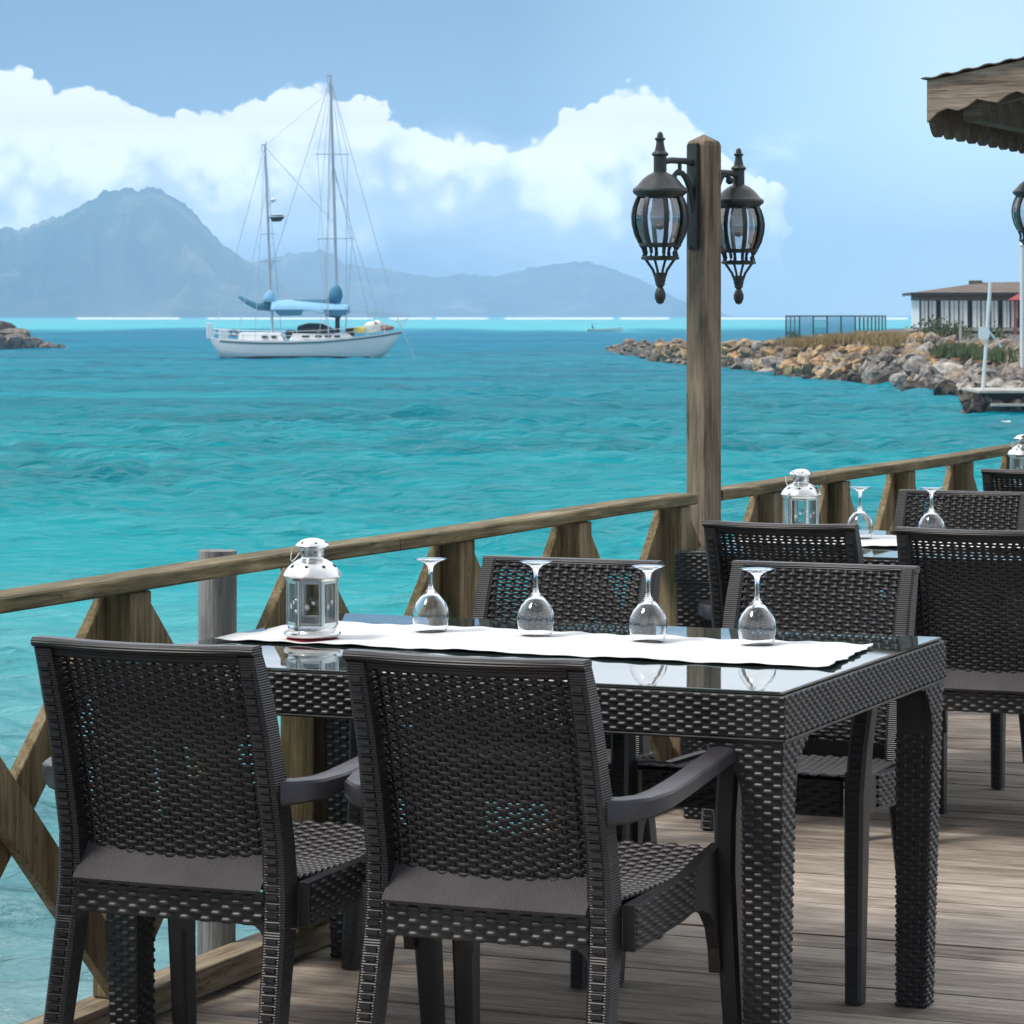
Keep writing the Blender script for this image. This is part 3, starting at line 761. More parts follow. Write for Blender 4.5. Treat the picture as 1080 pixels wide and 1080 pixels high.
    sf.build('woven_skirt', M['rattan'], so_, 0, fix=False)
    # seat
    st = MB(); sp = MB()
    def S(a, b, o):
        y = -.225+b; q = (a-.226)/.226
        z = .428 + .03*max(0, (y-.08)/.17)**1.5 - .012*(1-q*q)*math.sin(max(0, min(1, (y+.22)/.44))*PI)
        return ((a-.226)*(.90+.12*(y+.22)/.44), y, z+o)
    weave(st, S, .452, .475, .041, .0105, .0022, .0018, False, 8, .45)
    nx, ny = 8, 14; vs = []
    for j in range(ny+1):
        for i in range(nx+1): vs.append(S(.452*i/nx, .475*j/ny, -.0022))
    for j in range(ny+1):
        for i in range(nx+1): vs.append(S(.452*i/nx, .475*j/ny, -.012))
    q0 = (nx+1)*(ny+1); fs = []
    for j in range(ny):
        for i in range(nx):
            a = j*(nx+1)+i; fs.append((a, a+1, a+nx+2, a+nx+1)); fs.append((q0+a, q0+a+nx+1, q0+a+nx+2, q0+a+1))
    st.add(vs, fs)
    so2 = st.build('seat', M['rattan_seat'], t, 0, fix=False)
    # legs
    for s in (-1, 1):
        lg = MB()
        lg.sweep([(s*interp(z, XS), interp(z, YS), z) for z in (.0,.12,.24,.352)], rrect(.042, .052, .006), up=(0,1,0), scales=[(.86,.84),(.92,.9),(.97,.96),(1,1.1)])
        l = lg.build('leg', M['rattan_rib_z'], t, 35)
        rg = MB()
        for i in range(21):
            z = .02+i*.0157; yb = interp(z, YS)-.026*(.84+.2*z/.35); x = s*interp(z, XS)
            rg.box(x-.010, x+.010, yb-.0046, yb+.006, z-.0038, z+.0038)
        rg.build('rung_pattern', M['rattan'], l)
        lg = MB()
        lp = [(s*.266, .298, 0),(s*.263,.284,.15),(s*.260,.270,.30),(s*.259,.260,.42),(s*.263,.250,.52),(s*.272,.240,.612)]
        lg.sweep(lp, rrect(.040, .058, .007), up=(0,1,0), scales=[(.86,.72),(.92,.82),(1,.96),(1.0,1.05),(1.0,.95),(1.0,.9)])
        l = lg.build('leg', M['rattan_inner'], t, 35)
        rg = MB()
        for i in range(36):
            z = .02+i*.0157; k = z/.606
            yb = float(np.interp(z, [q[2] for q in lp], [q[1]+.029*w for q, w in zip(lp, (.72,.82,.96,1.05,.95,.9))])); x = float(np.interp(z, [q[2] for q in lp], [q[0] for q in lp]))
            rg.box(x-.010, x+.010, yb-.006, yb+.0040, z-.0038, z+.0038)
        rg.build('rung_pattern', M['rattan'], l)
        # armrest
        am = MB()
        ap = [(s*.208,-.236,.590),(s*.236,-.222,.592),(s*.262,-.192,.596),(s*.274,-.14,.602),(s*.278,-.05,.612),(s*.278,.06,.624),(s*.276,.16,.634),(s*.274,.225,.637),(s*.273,.258,.626),(s*.273,.272,.600),(s*.273,.270,.580)]
        am_prof = [(-.026,-.015),(-.021,-.019),(.021,-.019),(.026,-.015),(.026,.011),(.022,.0155),(.012,.0175),(-.012,.0175),(-.022,.0155),(-.026,.011)]
        am.sweep(ap[:9], am_prof, up=(0,0,1), scales=[(.75,1.25),(.82,1.15),(.9,1.0),(.92,.88),(.9,.8),(.9,.76),(.9,.76),(.9,.8),(.88,.85)])
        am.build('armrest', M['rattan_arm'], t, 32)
    return t
ch = chair()
chairs = [
 (.418,-.400,0,'dark woven armchair at lower left, back to the viewer, beside the crossed railing braces'),
 (1.013,-.385,.006,'front centre dark woven armchair, back to the viewer, arm beside near table corner'),
 (.392,.985,PI+.008,'dark woven armchair facing the viewer behind two wine glasses, nearer the railing'),
 (.972,1.065,PI-.006,'dark woven armchair facing the viewer behind the rightmost wine glass of the front table'),
 (.432,3.055,-.008,'dark woven armchair, back to the viewer, just right of the big lamp post foot'),
 (.985,3.005,.012,'large dark woven armchair back at right edge, pulled up to the second table'),
 (.485,4.12,PI,'dark woven armchair facing the viewer across the second table, behind an upturned glass'),
 (.372,6.25,.0,'farthest dark woven armchair back at right edge, near the third table'),
]
for i, (x, y, rz, lb) in enumerate(chairs):
    if i == 0:
        ch.location = (x, y, .0025); ch.rotation_euler = (0,0,rz); ch['label'] = lb
    else: dup(ch, (x, y, .0025), rz, lb)

# ------------------------------------------------------------------ table
TL, TW, TZ = 1.385, 1.06, .75
def table():
    t = thing('wicker_table', '', 'table', (0,0,0), 0, 'dark woven tables with glass tops')
    g = MB(); g.box(.006, TL-.006, .006, TW-.006, TZ-.006, TZ); g.build('glass_top', M['tglass'], t, bevel=.0015)
    ap = MB(); zt, zb = TZ-.0075, TZ-.083
    ap.box(0, TL, 0, .012, zb, zt); ap.box(0, TL, TW-.012, TW, zb, zt); ap.box(0, .012, .0125, TW-.0125, zb, zt); ap.box(TL-.012, TL, .0125, TW-.0125, zb, zt)
    ap.box(.0125, TL-.0125, .0125, TW-.0125, zt-.012, zt-.001)
    # lip under the woven band
    for a in ((-.003, TL+.003, -.003, .02), (-.003, TL+.003, TW-.02, TW+.003)): ap.box(*a, zb-.006, zb-.0005)
    for a in ((-.003, .02, .0205, TW-.0205), (TL-.02, TL+.003, .0205, TW-.0205)): ap.box(*a, zb-.006, zb-.0005)
    a_ = ap.build('apron', M['rattan_inner'], t, bevel=.002)
    wv_ = MB(); per, pit = .032, .0080; hgt = zt-zb
    sides = [(lambda a, b, o, z0: (a, -o, z0+b), TL), (lambda a, b, o, z0: (a, TW+o, z0+b), TL), (lambda a, b, o, z0: (-o, a, z0+b), TW), (lambda a, b, o, z0: (TL+o, a, z0+b), TW)]
    for fn, L in sides:
        weave(wv_, lambda a, b, o, fn=fn: fn(a, b, o, zb), L, hgt, per, pit, .0021, .0016, False, 18, .04, -.0004)
    wv_.build('woven_band', M['rattan'], a_, 0, fix=False)
    # legs with curved gussets
    LH = zb-.0065; w0, w1 = .076, .060
    for ix in (0, 1):
        for iy in (0, 1):
            sx = 1 if ix == 0 else -1; sy = 1 if iy == 0 else -1
            ox = .004 if ix == 0 else TL-.004; oy = .004 if iy == 0 else TW-.004
            lg = MB(); vs = []
            for z, w, e in ((0, w1, .016), (LH, w0, .0)):
                x0, x1 = sorted((ox+sx*e, ox+sx*(e+w))); y0, y1 = sorted((oy+sy*e, oy+sy*(e+w)))
                vs += [(x0,y0,z),(x1,y0,z),(x1,y1,z),(x0,y1,z)]
            lg.add(vs, [(3,2,1,0),(4,5,6,7),(0,1,5,4),(1,2,6,5),(2,3,7,6),(3,0,4,7)])
            Rg = .105
            arc = [(w0+Rg*(1-math.cos(q*PI/16)), LH-Rg+Rg*math.sin(q*PI/16)) for q in range(9)]   # from leg outwards up to the apron
            for ax in (0, 1):
                pl = [(w0-.002, LH-.0002), (w0-.002, LH-Rg-.01)] + arc
                if ax == 0: lg.poly([(ox+sx*a, oy+(0 if sy > 0 else -.012), b) for a, b in pl], (0,1,0), .012)
                else: lg.poly([(ox+(0 if sx > 0 else -.012), oy+sy*a, b) for a, b in pl], (1,0,0), .012)
            l = lg.build('leg', M['rattan_inner'], t)
            wl = MB()
            for side in range(4):
                def F(a, b, o, side=side, sx=sx, sy=sy, ox=ox, oy=oy):
                    k = b/LH; e = .016*(1-k); w = w1+(w0-w1)*k
                    if a <= w0: aa = a/w0*w + e
                    else: aa = a
                    if side == 0: return (ox+sx*aa, oy+sy*(e-o), b)
                    if side == 1: return (ox+sx*(e-o), oy+sy*aa, b)
                    if side == 2: return (ox+sx*(e+w+o), oy+sy*(e+min(a, w0)/w0*w), b)
                    return (ox+sx*(e+min(a, w0)/w0*w), oy+sy*(e+w+o), b)
                def span(b, side=side):
                    if side >= 2 : return (0, w0) if b < LH-.1 else (0, 0)
                    z = b
                    if z < LH-Rg: return (0, w0)
                    q = math.asin(min(1, (z-LH+Rg)/Rg)); return (0, w0+Rg*(1-math.cos(q))-.004)
                weave(wl, F, w0, LH-.004, .036, .0100, .0022, .0017, False, 18, .04, -.0004, span)
            wl.build('woven_face', M['rattan'], l, 0, fix=False)
    return t
tb = table()
tb.location = (.016, -.205, .0025); tb['label'] = 'front dark woven table with glass top, lantern and four upturned wine glasses'
dup(tb, (.062, 2.905, .0025), 0, 'second dark woven table, right of the big lamp post, mostly hidden by chairs')
dup(tb, (-.0+.05, 6.16, .0025), 0, 'farthest woven table at right edge, white runner just showing beside the railing')
TT = TZ+.0025

# ------------------------------------------------------------------ runner
def runner(x0, x1, yc, hw, label, seed, skew=0.0):
    nx, ny = 120, 24; vs = []; g = random.Random(seed)
    for j in range(ny+1):
        for i in range(nx+1):
            s = i/nx; r = j/ny*2-1
            e = hw*(1+.003*math.sin(s*PI*34)+.005*math.sin(s*7+seed)+.004*math.sin(s*23+2*seed))
            x = x0+(x1-x0)*s; y = yc+r*e + .010*math.sin(s*5+seed)
            if s in (0, 1): pass
            x += (.003*math.cos(r*PI*7)+skew*r)*(s-.5)*2 if abs(s-.5) > .4 else skew*r*(s-.5)*2
            edge = max(0, abs(r)-.8)/.2; end = max(0, abs(s-.5)-.485)/.015
            z = .0022 + .0016*(1+math.sin(s*31+r*3+seed)*math.sin(r*5+s*9)) + edge**2*(.0004+.0008*math.sin(s*PI*34+1.0)+.0008*math.sin(s*29+seed)) + end*.002*(1+math.sin(r*7))
            z += .0012*mnoise.noise(Vector((x*22, y*22, seed)))
            vs.append((x, y, TT+max(.0012, z)))
    mb = MB(); mb.add(vs, [(j*(nx+1)+i, j*(nx+1)+i+1, (j+1)*(nx+1)+i+1, (j+1)*(nx+1)+i) for j in range(ny) for i in range(nx)])
    o = mb.build('table_runner', M['cloth'], None, 0, fix=False)
    s = o.modifiers.new('s', 'SOLIDIFY'); s.thickness = .0011; s.offset = 1
    return tag(o, label, 'table runner', 'white lace table runners')
runner(.075, 1.345, .395, .212, 'long white lace runner under the lantern and wine glasses of the front table', 1.0, -.02)
runner(.10, 1.32, 3.47, .22, 'white lace runner on the second table, glimpsed between two chair backs', 2.0)
runner(.09, 1.33, 6.66, .22, 'white lace runner on the farthest table at the right edge', 3.0)

# ------------------------------------------------------------------ wine glasses (upside down)
def wine_mesh():
    z = [  # outer profile from rim (bottom) to foot (top)
      (.0315,0),(.0355,.012),(.0385,.028),(.0388,.038),(.0365,.050),(.030,.063),(.021,.074),(.012,.083),(.0062,.091),(.0044,.100),(.0040,.115),(.0044,.128),(.0068,.138),(.014,.1445),(.026,.1495),(.0335,.1515)]
    top = [(.0335,.1527),(.020,.1530),(1e-4,.1532)]
    inn = [(1e-4,.0885),(.006,.0862),(.0195,.0725),(.0288,.0617),(.0353,.0490),(.0376,.038),(.0373,.028),(.0343,.012),(.0303,0)]
    prof = [(r, zz) for r, zz in inn]+z+top
    mb = MB(); mb.lathe(prof, 40); 
    return mb
w = wine_mesh().build('wine_glass', M['wine'], None, 60)
gl = [(.405,.490,'upturned clear wine glass nearest the lantern, second thing on the runner from the railing'),
      (.635,.505,'upturned clear wine glass in front of the woven chair nearer the railing'),
      (.888,.485,'upturned clear wine glass second from the right end of the front table'),
      (1.112,.505,'upturned clear wine glass rightmost on the front table'),
      (.415,3.52,'upturned clear wine glass on the second table, its whole outline showing between two chair backs'),
      (.620,3.56,'upturned clear wine glass on the second table, standing before the far woven chair')]
for i, (x, y, lb) in enumerate(gl):
    o = w if i == 0 else w.copy()
    if i: col.objects.link(o)
    o.location = (x, y, TT+.0042); tag(o, lb, 'wine glass', 'upturned wine glasses')

# ------------------------------------------------------------------ table lanterns
def lantern():
    t = thing('table_lantern', '', 'lantern', (0,0,0), 0, 'silver candle lanterns on the tables')
    b = MB()
    b.lathe([(.036,0),(.050,.001),(.056,.006),(.0585,.010),(.0575,.014),(.052,.0165),(.049,.018),(.050,.024),(.0485,.028),(.001,.028)], 36)
    base = b.build('base', M['silver'], t, 40)
    fr = MB(); n = 6; r = .0505
    for k in range(n):
        a = 2*PI*k/n+.25
        c = Vector((math.cos(a)*r, math.sin(a)*r, 0))
        fr.sweep([c+Vector((0,0,.027)), c+Vector((0,0,.119))], rrect(.0075,.0055,.001), up=(math.cos(a),math.sin(a),.001))
        a2 = a+2*PI/n; c2 = Vector((math.cos(a2)*r, math.sin(a2)*r, 0)); d = (c2-c)
        for z in (.0305,.1155): fr.bar(c+d*.08+Vector((0,0,z)), c2-d*.08+Vector((0,0,z)), .003, .006)
        for q in (.115,.885):
            fr.bar(c+d*q+Vector((0,0,.0336)), c+d*q+Vector((0,0,.1124)), .0028, .0028, (1,0,0))
    fr.build('cage', M['silver'], t, bevel=.0006)
    # latch on the door
    la = MB(); a = -PI/2-.55; 
    a = 2*PI*4/n+.25
    c = Vector((math.cos(a)*(r+.0035), math.sin(a)*(r+.0035), 0))
    la.bar(c+Vector((0,0,.052)), c+Vector((0,0,.088)), .005, .003, (math.cos(a),math.sin(a),0)); la.ball((c.x,c.y,.058), .0035,.0035,.0035, 8, 6); la.ball((c.x,c.y,.081), .003,.003,.003, 8, 6)
    la.build('latch', M['silver'], t, 40)
    for k in range(n):
        a = 2*PI*k/n+.25; a2 = a+2*PI/n
        c = Vector((math.cos(a)*r, math.sin(a)*r, 0))*.985; c2 = Vector((math.cos(a2)*r, math.sin(a2)*r, 0))*.985; d = c2-c
        p = MB(); zb, zt = .0325,.1135
        p.add([c+d*.07+Vector((0,0,zb)), c2-d*.07+Vector((0,0,zb)), c2-d*.07+Vector((0,0,zt)), c+d*.07+Vector((0,0,zt))], [(0,1,2,3)])
        po = p.build('pane', M['pane'], t)
        st = MB(); mid = (c+c2)/2; nrm = mid.normalized(); dd = d.normalized(); up = Vector((0,0,1))
        for q, (ox, oz, sz) in enumerate(((-.006,.066,.0065),(.007,.075,.0045))):
            for w_ in range(4):
                an = w_*PI/4+.2; v_ = dd*math.cos(an)+up*math.sin(an)
                pc = mid+nrm*.0008+dd*ox+up*oz
                st.bar(pc-v_*sz, pc+v_*sz, .0009, .0006, nrm)
        st.build('etched_star', M['white'], po)
    d = MB()
    d.lathe([(.046,.118),(.0535,.119),(.0545,.122),(.0525,.1245),(.058,.1255),(.0595,.128),(.0575,.133),(.050,.144),(.040,.153),(.030,.159),(.024,.1615),(.0225,.163),(.0225,.1665),(.0255,.168),(.0262,.172),(.0262,.183),(.028,.1842),(.0335,.1855),(.0345,.188),(.031,.193),(.022,.199),(.011,.2025),(1e-4,.2035)], 40)
    dm = d.build('dome', M['silver'], t, 50)
    h = MB()
    for z, r_, n_, sz, tl in ((.1475,.0465,8,.0045,.75),(.1945,.0285,6,.003,.6),(.176,.0264,6,.0028,1.5)):
        for k in range(n_):
            a = 2*PI*k/n_+.1
            nr = Vector((math.cos(a)*math.sin(tl), math.sin(a)*math.sin(tl), math.cos(tl))); tx = Vector((-math.sin(a), math.cos(a), 0)); ty = nr.cross(tx)
            c = Vector((math.cos(a)*r_, math.sin(a)*r_, z)) + nr*.0005
            pts = [c+(tx*math.cos(q*PI/5+PI/2)+ty*math.sin(q*PI/5+PI/2))*sz*(1 if q % 2 == 0 else .42) for q in range(10)]
            h.poly([p-nr*.0018 for p in pts], nr, .0024)
    h.build('star_hole', M['hole'], dm)
    hd = MB(); hp = []
    for k in range(15):
        s = k/14; hp.append((-.032+.0-.012*math.sin(s*PI)*1, -.0+(.066*(s-.5)), .181-.026*math.sin(s*PI)))
    hd.tube(hp, .0011, 6); hd.build('wire_handle', M['silver'], t, 0)
    cn = MB(); cn.lathe([(.019,.0284),(.019,.044),(.017,.045),(1e-4,.044)], 20); cn.build('tealight', M['wax'], t, 40)
    return t
ln = lantern(); ln.location = (.245,.262,TT+.0068); ln.rotation_euler = (0,0,.1); ln['label'] = 'silver candle lantern with glass panes on the front table, left of four wine glasses'
dup(ln, (.240,3.50,TT+.0042), .9, 'silver candle lantern on the second table, just right of the big lamp post')
dup(ln, (.175,6.45,TT+.0042), .4, 'silver candle lantern cut by the right edge, on the farthest table')
cm = MB(); cm.lathe([(1e-4,0),(.053,0),(.054,.0008),(.053,.0016),(1e-4,.0016)], 32)
o = cm.build('red_coaster', M['pink'], None); o.location = (.245,.262,TT+.0050); tag(o, 'thin round red coaster under the lantern of the front table', 'coaster')

# ------------------------------------------------------------------ roof corner of the kiosk
def kiosk():
    u0, v0 = -.09, 6.05
    t = thing('wooden_kiosk', 'brown wooden kiosk roof corner with scalloped fascia at upper right', 'kiosk roof', (u0, v0, 0))
    sl = .185; ze = 2.285; hF = .145
    # near raked fascia with waved lower edge
    f = MB(); top_ = []; bot = []; n = 90; Wd = 3.4
    for i in range(n+1):
        x = Wd*i/n; z = ze+sl*x
        bot.append((x, 0, z-hF-.015*math.cos(2*PI*(x+.01)/.135)+.004+.02*min(1,x/.1))); top_.append((x, 0, z))
    vs = [p for p in top_]+[p for p in bot]+[(p[0],.024,p[2]) for p in top_]+[(p[0],.024,p[2]) for p in bot]; m = n+1
    fs = []
    for i in range(n):
        fs += [(i,m+i,m+i+1,i+1),(2*m+i,2*m+i+1,3*m+i+1,3*m+i),(m+i,3*m+i,3*m+i+1,m+i+1),(i,i+1,2*m+i+1,2*m+i)]
    fs += [(0,2*m,3*m,m),(n,m+n,3*m+n,2*m+n)]
    f.add(vs, fs); f.build('fascia', M['roofwood'], t)
    e = MB(); top_ = []; bot = []; n = 400; Ld = 6.0
    for i in range(n+1):
        y = .026+Ld*i/n
        s = abs(math.sin(PI*(y-.026)/.165)); bot.append((0, y, ze-.150-.055*s**.7)); top_.append((0, y, ze-.005))
    vs = top_+bot+[(.022,p[1],p[2]) for p in top_]+[(.022,p[1],p[2]) for p in bot]; m = n+1; fs = []
    for i in range(n):
        fs += [(i,i+1,m+i+1,m+i),(2*m+i,3*m+i,3*m+i+1,2*m+i+1),(m+i,m+i+1,3*m+i+1,3*m+i),(i,2*m+i,2*m+i+1,i+1)]
    fs += [(0,m,3*m,2*m),(n,2*m+n,3*m+n,m+n)]
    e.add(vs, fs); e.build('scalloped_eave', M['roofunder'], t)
    # corrugated sheet
    c = MB(); n = 170; vs = []
    for i in range(n+1):
        x = -.018+3.4*i/n; z = ze+.011+sl*x+.004*math.sin(i*PI/2+PI/4)
        vs += [(x,-.02,z),(x,6.1,z),(x,6.1,z-.004),(x,-.02,z-.004)]
    c.add(vs, [(4*i+k,4*i+(k+1) % 4,4*i+4+(k+1) % 4,4*i+4+k) for i in range(n) for k in range(4)])
    c.build('corrugated_sheet', M['roofing'], t)
    # underside boarding, rafters
    ub = MB()
    ub.poly([(.03,.03,ze-.030+sl*.03),(3.3,.03,ze-.030+sl*3.3),(3.3,6,ze-.030+sl*3.3),(.03,6,ze-.030+sl*.03)], (0,0,1), .012)
    ub.build('ceiling_boards', M['wallwood'], t)
    for y in (.22,.9,1.6,2.3,3.0,3.7,4.4,5.1):
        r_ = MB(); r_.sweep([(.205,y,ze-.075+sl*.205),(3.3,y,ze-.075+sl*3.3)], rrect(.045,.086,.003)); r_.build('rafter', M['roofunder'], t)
    b = MB(); b.box(.13,.20,.03,6,ze-.15,ze-.04); b.build('wall_plate', M['roofunder'], t)
    pc = MB(); pc.box(.33,.40,1.45,1.52,0.003,ze-.09); pc.build('post', M['post'], t)
    pc = MB(); pc.box(3.0,3.08,.1,.18,.003,ze+.50); pc.build('post', M['post'], t)
    pc = MB(); pc.box(3.0,3.08,5.4,5.48,.003,ze+.50); pc.build('post', M['post'], t)
    pc = MB(); pc.box(.33,.40,5.4,5.47,.003,ze-.09); pc.build('post', M['post'], t)
kiosk()

# ------------------------------------------------------------------ ketch
def ketch():
    d0 = 221.7; p = A(323, d0, WATER)
    t = thing('sailing_boat', 'white two-masted sailing boat with blue canvas moored in the lagoon', 'sailing boat', p, TH)
    # local: x towards the bow (right), y away from the viewer, z up from the waterline
    xs = [-6.62,-6.35,-5.8,-4.6,-3,-1,1,3,4.4,5.4,6.1,6.55]
    hb_ = [1.15,1.3,1.5,1.8,2.0,2.1,2.05,1.75,1.25,.78,.36,.05]
    sh_ = [1.42,1.40,1.36,1.28,1.22,1.22,1.28,1.44,1.60,1.74,1.86,1.93]
    kl = [1.0,.45,-.1,-.4,-.55,-.62,-.6,-.5,-.3,.22,1.05,1.8]
    def ring(i, off=0):
        b, s, k = hb_[i], sh_[i], kl[i]; out = []
        for q in range(13):
            a = (q-6)/6*PI/2
            y = b*math.copysign(abs(math.sin(a))**.62, a); z = s-(s-k)*(math.cos(a)**.6 if abs(a) < PI/2-1e-6 else 0)
            out.append((xs[i]+(0.25*(1-(z-k)/(s-k+1e-6)) if i < 2 else 0), y, z))
        return out
    h = MB(); rows = [ring(i) for i in range(len(xs))]; m = 13
    h.add([p for r in rows for p in r], [(i*m+k, i*m+k+1, (i+1)*m+k+1, (i+1)*m+k) for i in range(len(xs)-1) for k in range(m-1)] + [tuple(range(m))])
    hull = h.build('hull', M['white'], t, 40)
    dk_ = MB(); dk_.add([q for i in range(len(xs)) for q in ((xs[i], hb_[i]*.985, sh_[i]-.03), (xs[i], -hb_[i]*.985, sh_[i]-.03))], [(2*i, 2*i+1, 2*i+3, 2*i+2) for i in range(len(xs)-1)])
    dk_.build('deck', M['white'], t)
    # painted bands follow the hull, a little proud
    def band(z0f, name, mat, i0, i1, th):
        b = MB()
        for s in (-1, 1):
            pts = [(xs[i], s*(hb_[i]*z0f[1]+.012), sh_[i]-z0f[0]) for i in range(i0, i1)]
            b.sweep(pts, [(-.02,-th/2),(.02,-th/2),(.02,th/2),(-.02,th/2)])
        b.build(name, mat, hull)
    band((.16,.995), 'rub_rail', M['navy'], 2, 12, .09)
    wl = MB()
    for s in (-1, 1):
        wp = []
        for i in range(1, 11):
            b, sh, k = hb_[i], sh_[i], kl[i]
            if k > .1: continue
            best = min(range(0, 601), key=lambda q: abs((sh-(sh-k)*math.cos(q/600*PI/2)**.6)-.06))
            wp.append((xs[i]+.0, s*(b*math.sin(best/600*PI/2)**.62+.012), .055))
        wl.sweep(wp, [(-.03,-.12),(.03,-.12),(.03,.13),(-.03,.13)])
    wl.build('boot_stripe', M['black'], hull)
    nm = MB(); g = random.Random(2); x = -3.4
    for k in range(9):
        if k != 4: nm.box(x, x+.09, -1.985-.0, -1.955, .92, 1.06); nm.box(x+.03, x+.13, -1.985, -1.955, .97, 1.0)
        x += .14
    # coachroof, cockpit coaming, hatches
    c = MB()
    def house(x0, x1, w0, w1, z0, z1, sl=.3):
        vs = [(x0,-w0,z0),(x1,-w1,z0),(x1,w1,z0),(x0,w0,z0),(x0+sl*.4,-w0*.86,z1),(x1-sl,-w1*.86,z1),(x1-sl,w1*.86,z1),(x0+sl*.4,w0*.86,z1)]
        c.add(vs, [(0,3,2,1),(4,5,6,7),(0,1,5,4),(1,2,6,5),(2,3,7,6),(3,0,4,7)])
    house(-4.6,-1.4,1.25,1.5,1.2,1.78); house(-1.1,3.6,1.5,1.1,1.2,1.72,.7)
    c.build('cabin', M['white'], t, bevel=.08)
    for x0, x1, y, z0, z1 in ((-2.95,-2.55,-1.46,1.42,1.6),(-2.3,-1.95,-1.47,1.42,1.6),(.7,1.15,-1.50,1.45,1.6),(1.35,1.8,-1.45,1.45,1.6),(2.0,2.4,-1.38,1.45,1.6),(-.2,.3,-1.53,1.45,1.6)):
        w_ = MB(); w_.box(x0,x1,y,y+.1,z0,z1); w_.build('porthole', M['black'], t)
    dg = MB(); n = 8; vs = []
    for j, x in enumerate((-.55,.2,1.1,1.9)):
        for k in range(n+1):
            a = PI*k/n; r = (.55,.75,.7,.35)[j]
            vs.append((x, -1.15*math.cos(a), 1.72+r*math.sin(a)**.7))
    dg.add(vs, [(j*(n+1)+k, j*(n+1)+k+1, (j+1)*(n+1)+k+1, (j+1)*(n+1)+k) for j in range(3) for k in range(n)])
    o = dg.build('sprayhood', M['black'], t, 0)
    # masts
    def L(px, py): return ((px-323)/15.33, (378-py)/15.33)
    for nm_, b, tp_, r_ in (('mast', L(356.5,350), L(348.5,80), .115), ('mast', L(287.5,352), L(279.5,153), .095)):
        k = MB(); pts = [(b[0]+(tp_[0]-b[0])*s, 0, b[1]+(tp_[1]-b[1])*s) for s in (0,.3,.6,1)]
        k.tube(pts, r_, 10, [1,1,.95,.8])
        k.box(tp_[0]-.25,tp_[0]+.12,-.05,.05,tp_[1]-.02,tp_[1]+.05); k.tube([(tp_[0]+.05,0,tp_[1]),(tp_[0]+.05,0,tp_[1]+.35)], .02, 5)
        k.tube([(tp_[0]-.22,0,tp_[1]-.05),(tp_[0]-.22,0,tp_[1]-.5)], .03, 5)
        k.build(nm_, M['alu'], t, 40)
    for (py, px0, half) in ((163,350.8,1.25),(252,353.6,1.35),(276,284.2,.75),(247,283,.5)):
        k = MB(); x, z = L(px0, py); k.bar((x-half*.9,-half*.75,z-.03),(x,0,z+.02),.10,.05); k.bar((x,0,z+.02),(x+half*.9,half*.75,z+.06),.10,.05)
        k.build('spreader', M['alu'], t)
    # standing rigging
    rg = MB()
    def line(a, b, r=.022): rg.tube([(a[0],a[2] if len(a) > 2 else 0,a[1]), (b[0],b[2] if len(b) > 2 else 0,b[1])], r, 4)
    mt, zt_ = L(348.5,83), L(279.5,155); s1, s2 = L(350.8,163), L(353.6,252)
    line(mt, (6.5,2.0)); line(mt, (*L(284,290),)); line((mt[0],mt[1]), (1.6,1.3,-1.9)); line(mt, (1.2,1.3,1.9))
    for s, sg in ((s1,1.1),(s2,1.25)):
        for q in (-1, 1):
            line(mt, (s[0]+q*sg*.9, s[1], q*sg*.75)); line((s[0]+q*sg*.9, s[1], q*sg*.75), (2.15+q*.45, 1.3, q*1.85))
    line(L(351,170), (4.6,1.7)); line(L(351,165), (1.0,1.3,-1.9)); line(L(350,175), (5.4,1.8))
    line(zt_, (-6.4,1.5)); line(zt_, (-3.4,1.3,-1.7)); line(zt_, (-1.8,1.3,1.8)); line(L(281,200), (-4.6,1.4,-1.5))
    line(L(349,95), L(279.7,153)); line(zt_, L(352,235))
    line((6.6,1.9), (7.6,-.3))
    rg.build('rigging', M['alu'], t)
    # booms with sail covers
    def cover(pts, rad, name, mat):
        k = MB(); k.sweep([(a, 0, b) for a, b in pts], [(r_*math.cos(q*PI/5), r_*1.5*math.sin(q*PI/5)) for q in range(10) for r_ in (1,)], scales=rad); k.build(name, mat, t, 0)
    cover([L(252,313), L(262,319), L(272,323.5), L(286,323)], [.07,.13,.17,.24], 'mizzen_sail_cover', M['canvas'])
    cover([L(284,319), L(284.5,314), L(285.5,309), L(286,306)], [.32,.30,.2,.08], 'mizzen_luff_cover', M['canvas_light'])
    cover([L(352,318), L(354,311), L(355,305), L(355.5,301)], [.32,.36,.26,.1], 'mast_cover', M['canvas'])
    cover([L(351,335), L(352,330), L(353,327)], [.35,.42,.2], 'furled_cover', M['canvas'])
    cover([L(285,325), L(310,321), L(335,321), L(355,323)], [.16,.22,.26,.3], 'main_sail_cover', M['canvas'])
    # tent awning over the boom
    aw = MB(); n = 14; vs = []; 
    for i in range(n+1):
        s = i/n; x, zr = L(287+s*81, 316+5*abs(s-.22)*1.2)
        for q, (y, dz) in enumerate(((-1.5,-.62),(-.75,-.22),(0,0),(.75,-.22),(1.5,-.62))):
            vs.append((x, y, zr+dz+(.16*abs(math.sin(s*PI*2))*-1 if q in (0,4) else 0)))
    aw.add(vs, [(i*5+k, i*5+k+1, i*5+6+k, i*5+5+k) for i in range(n) for k in range(4)])
    o = aw.build('awning', M['canvas_light'], t, 0); s = o.modifiers.new('s','SOLIDIFY'); s.thickness = .03
    va = MB()
    for x0, x1, y in ((-2.2,-.1,-1.53),(1.2,2.95,-1.53)):
        va.add([(x0,y,3.35),(x1,y,3.35),(x1-.15,y,2.95),(x0+.5,y,2.92)], [(0,1,2,3)])
    o = va.build('awning_side', M['canvas'], t); s = o.modifiers.new('s','SOLIDIFY'); s.thickness = .03
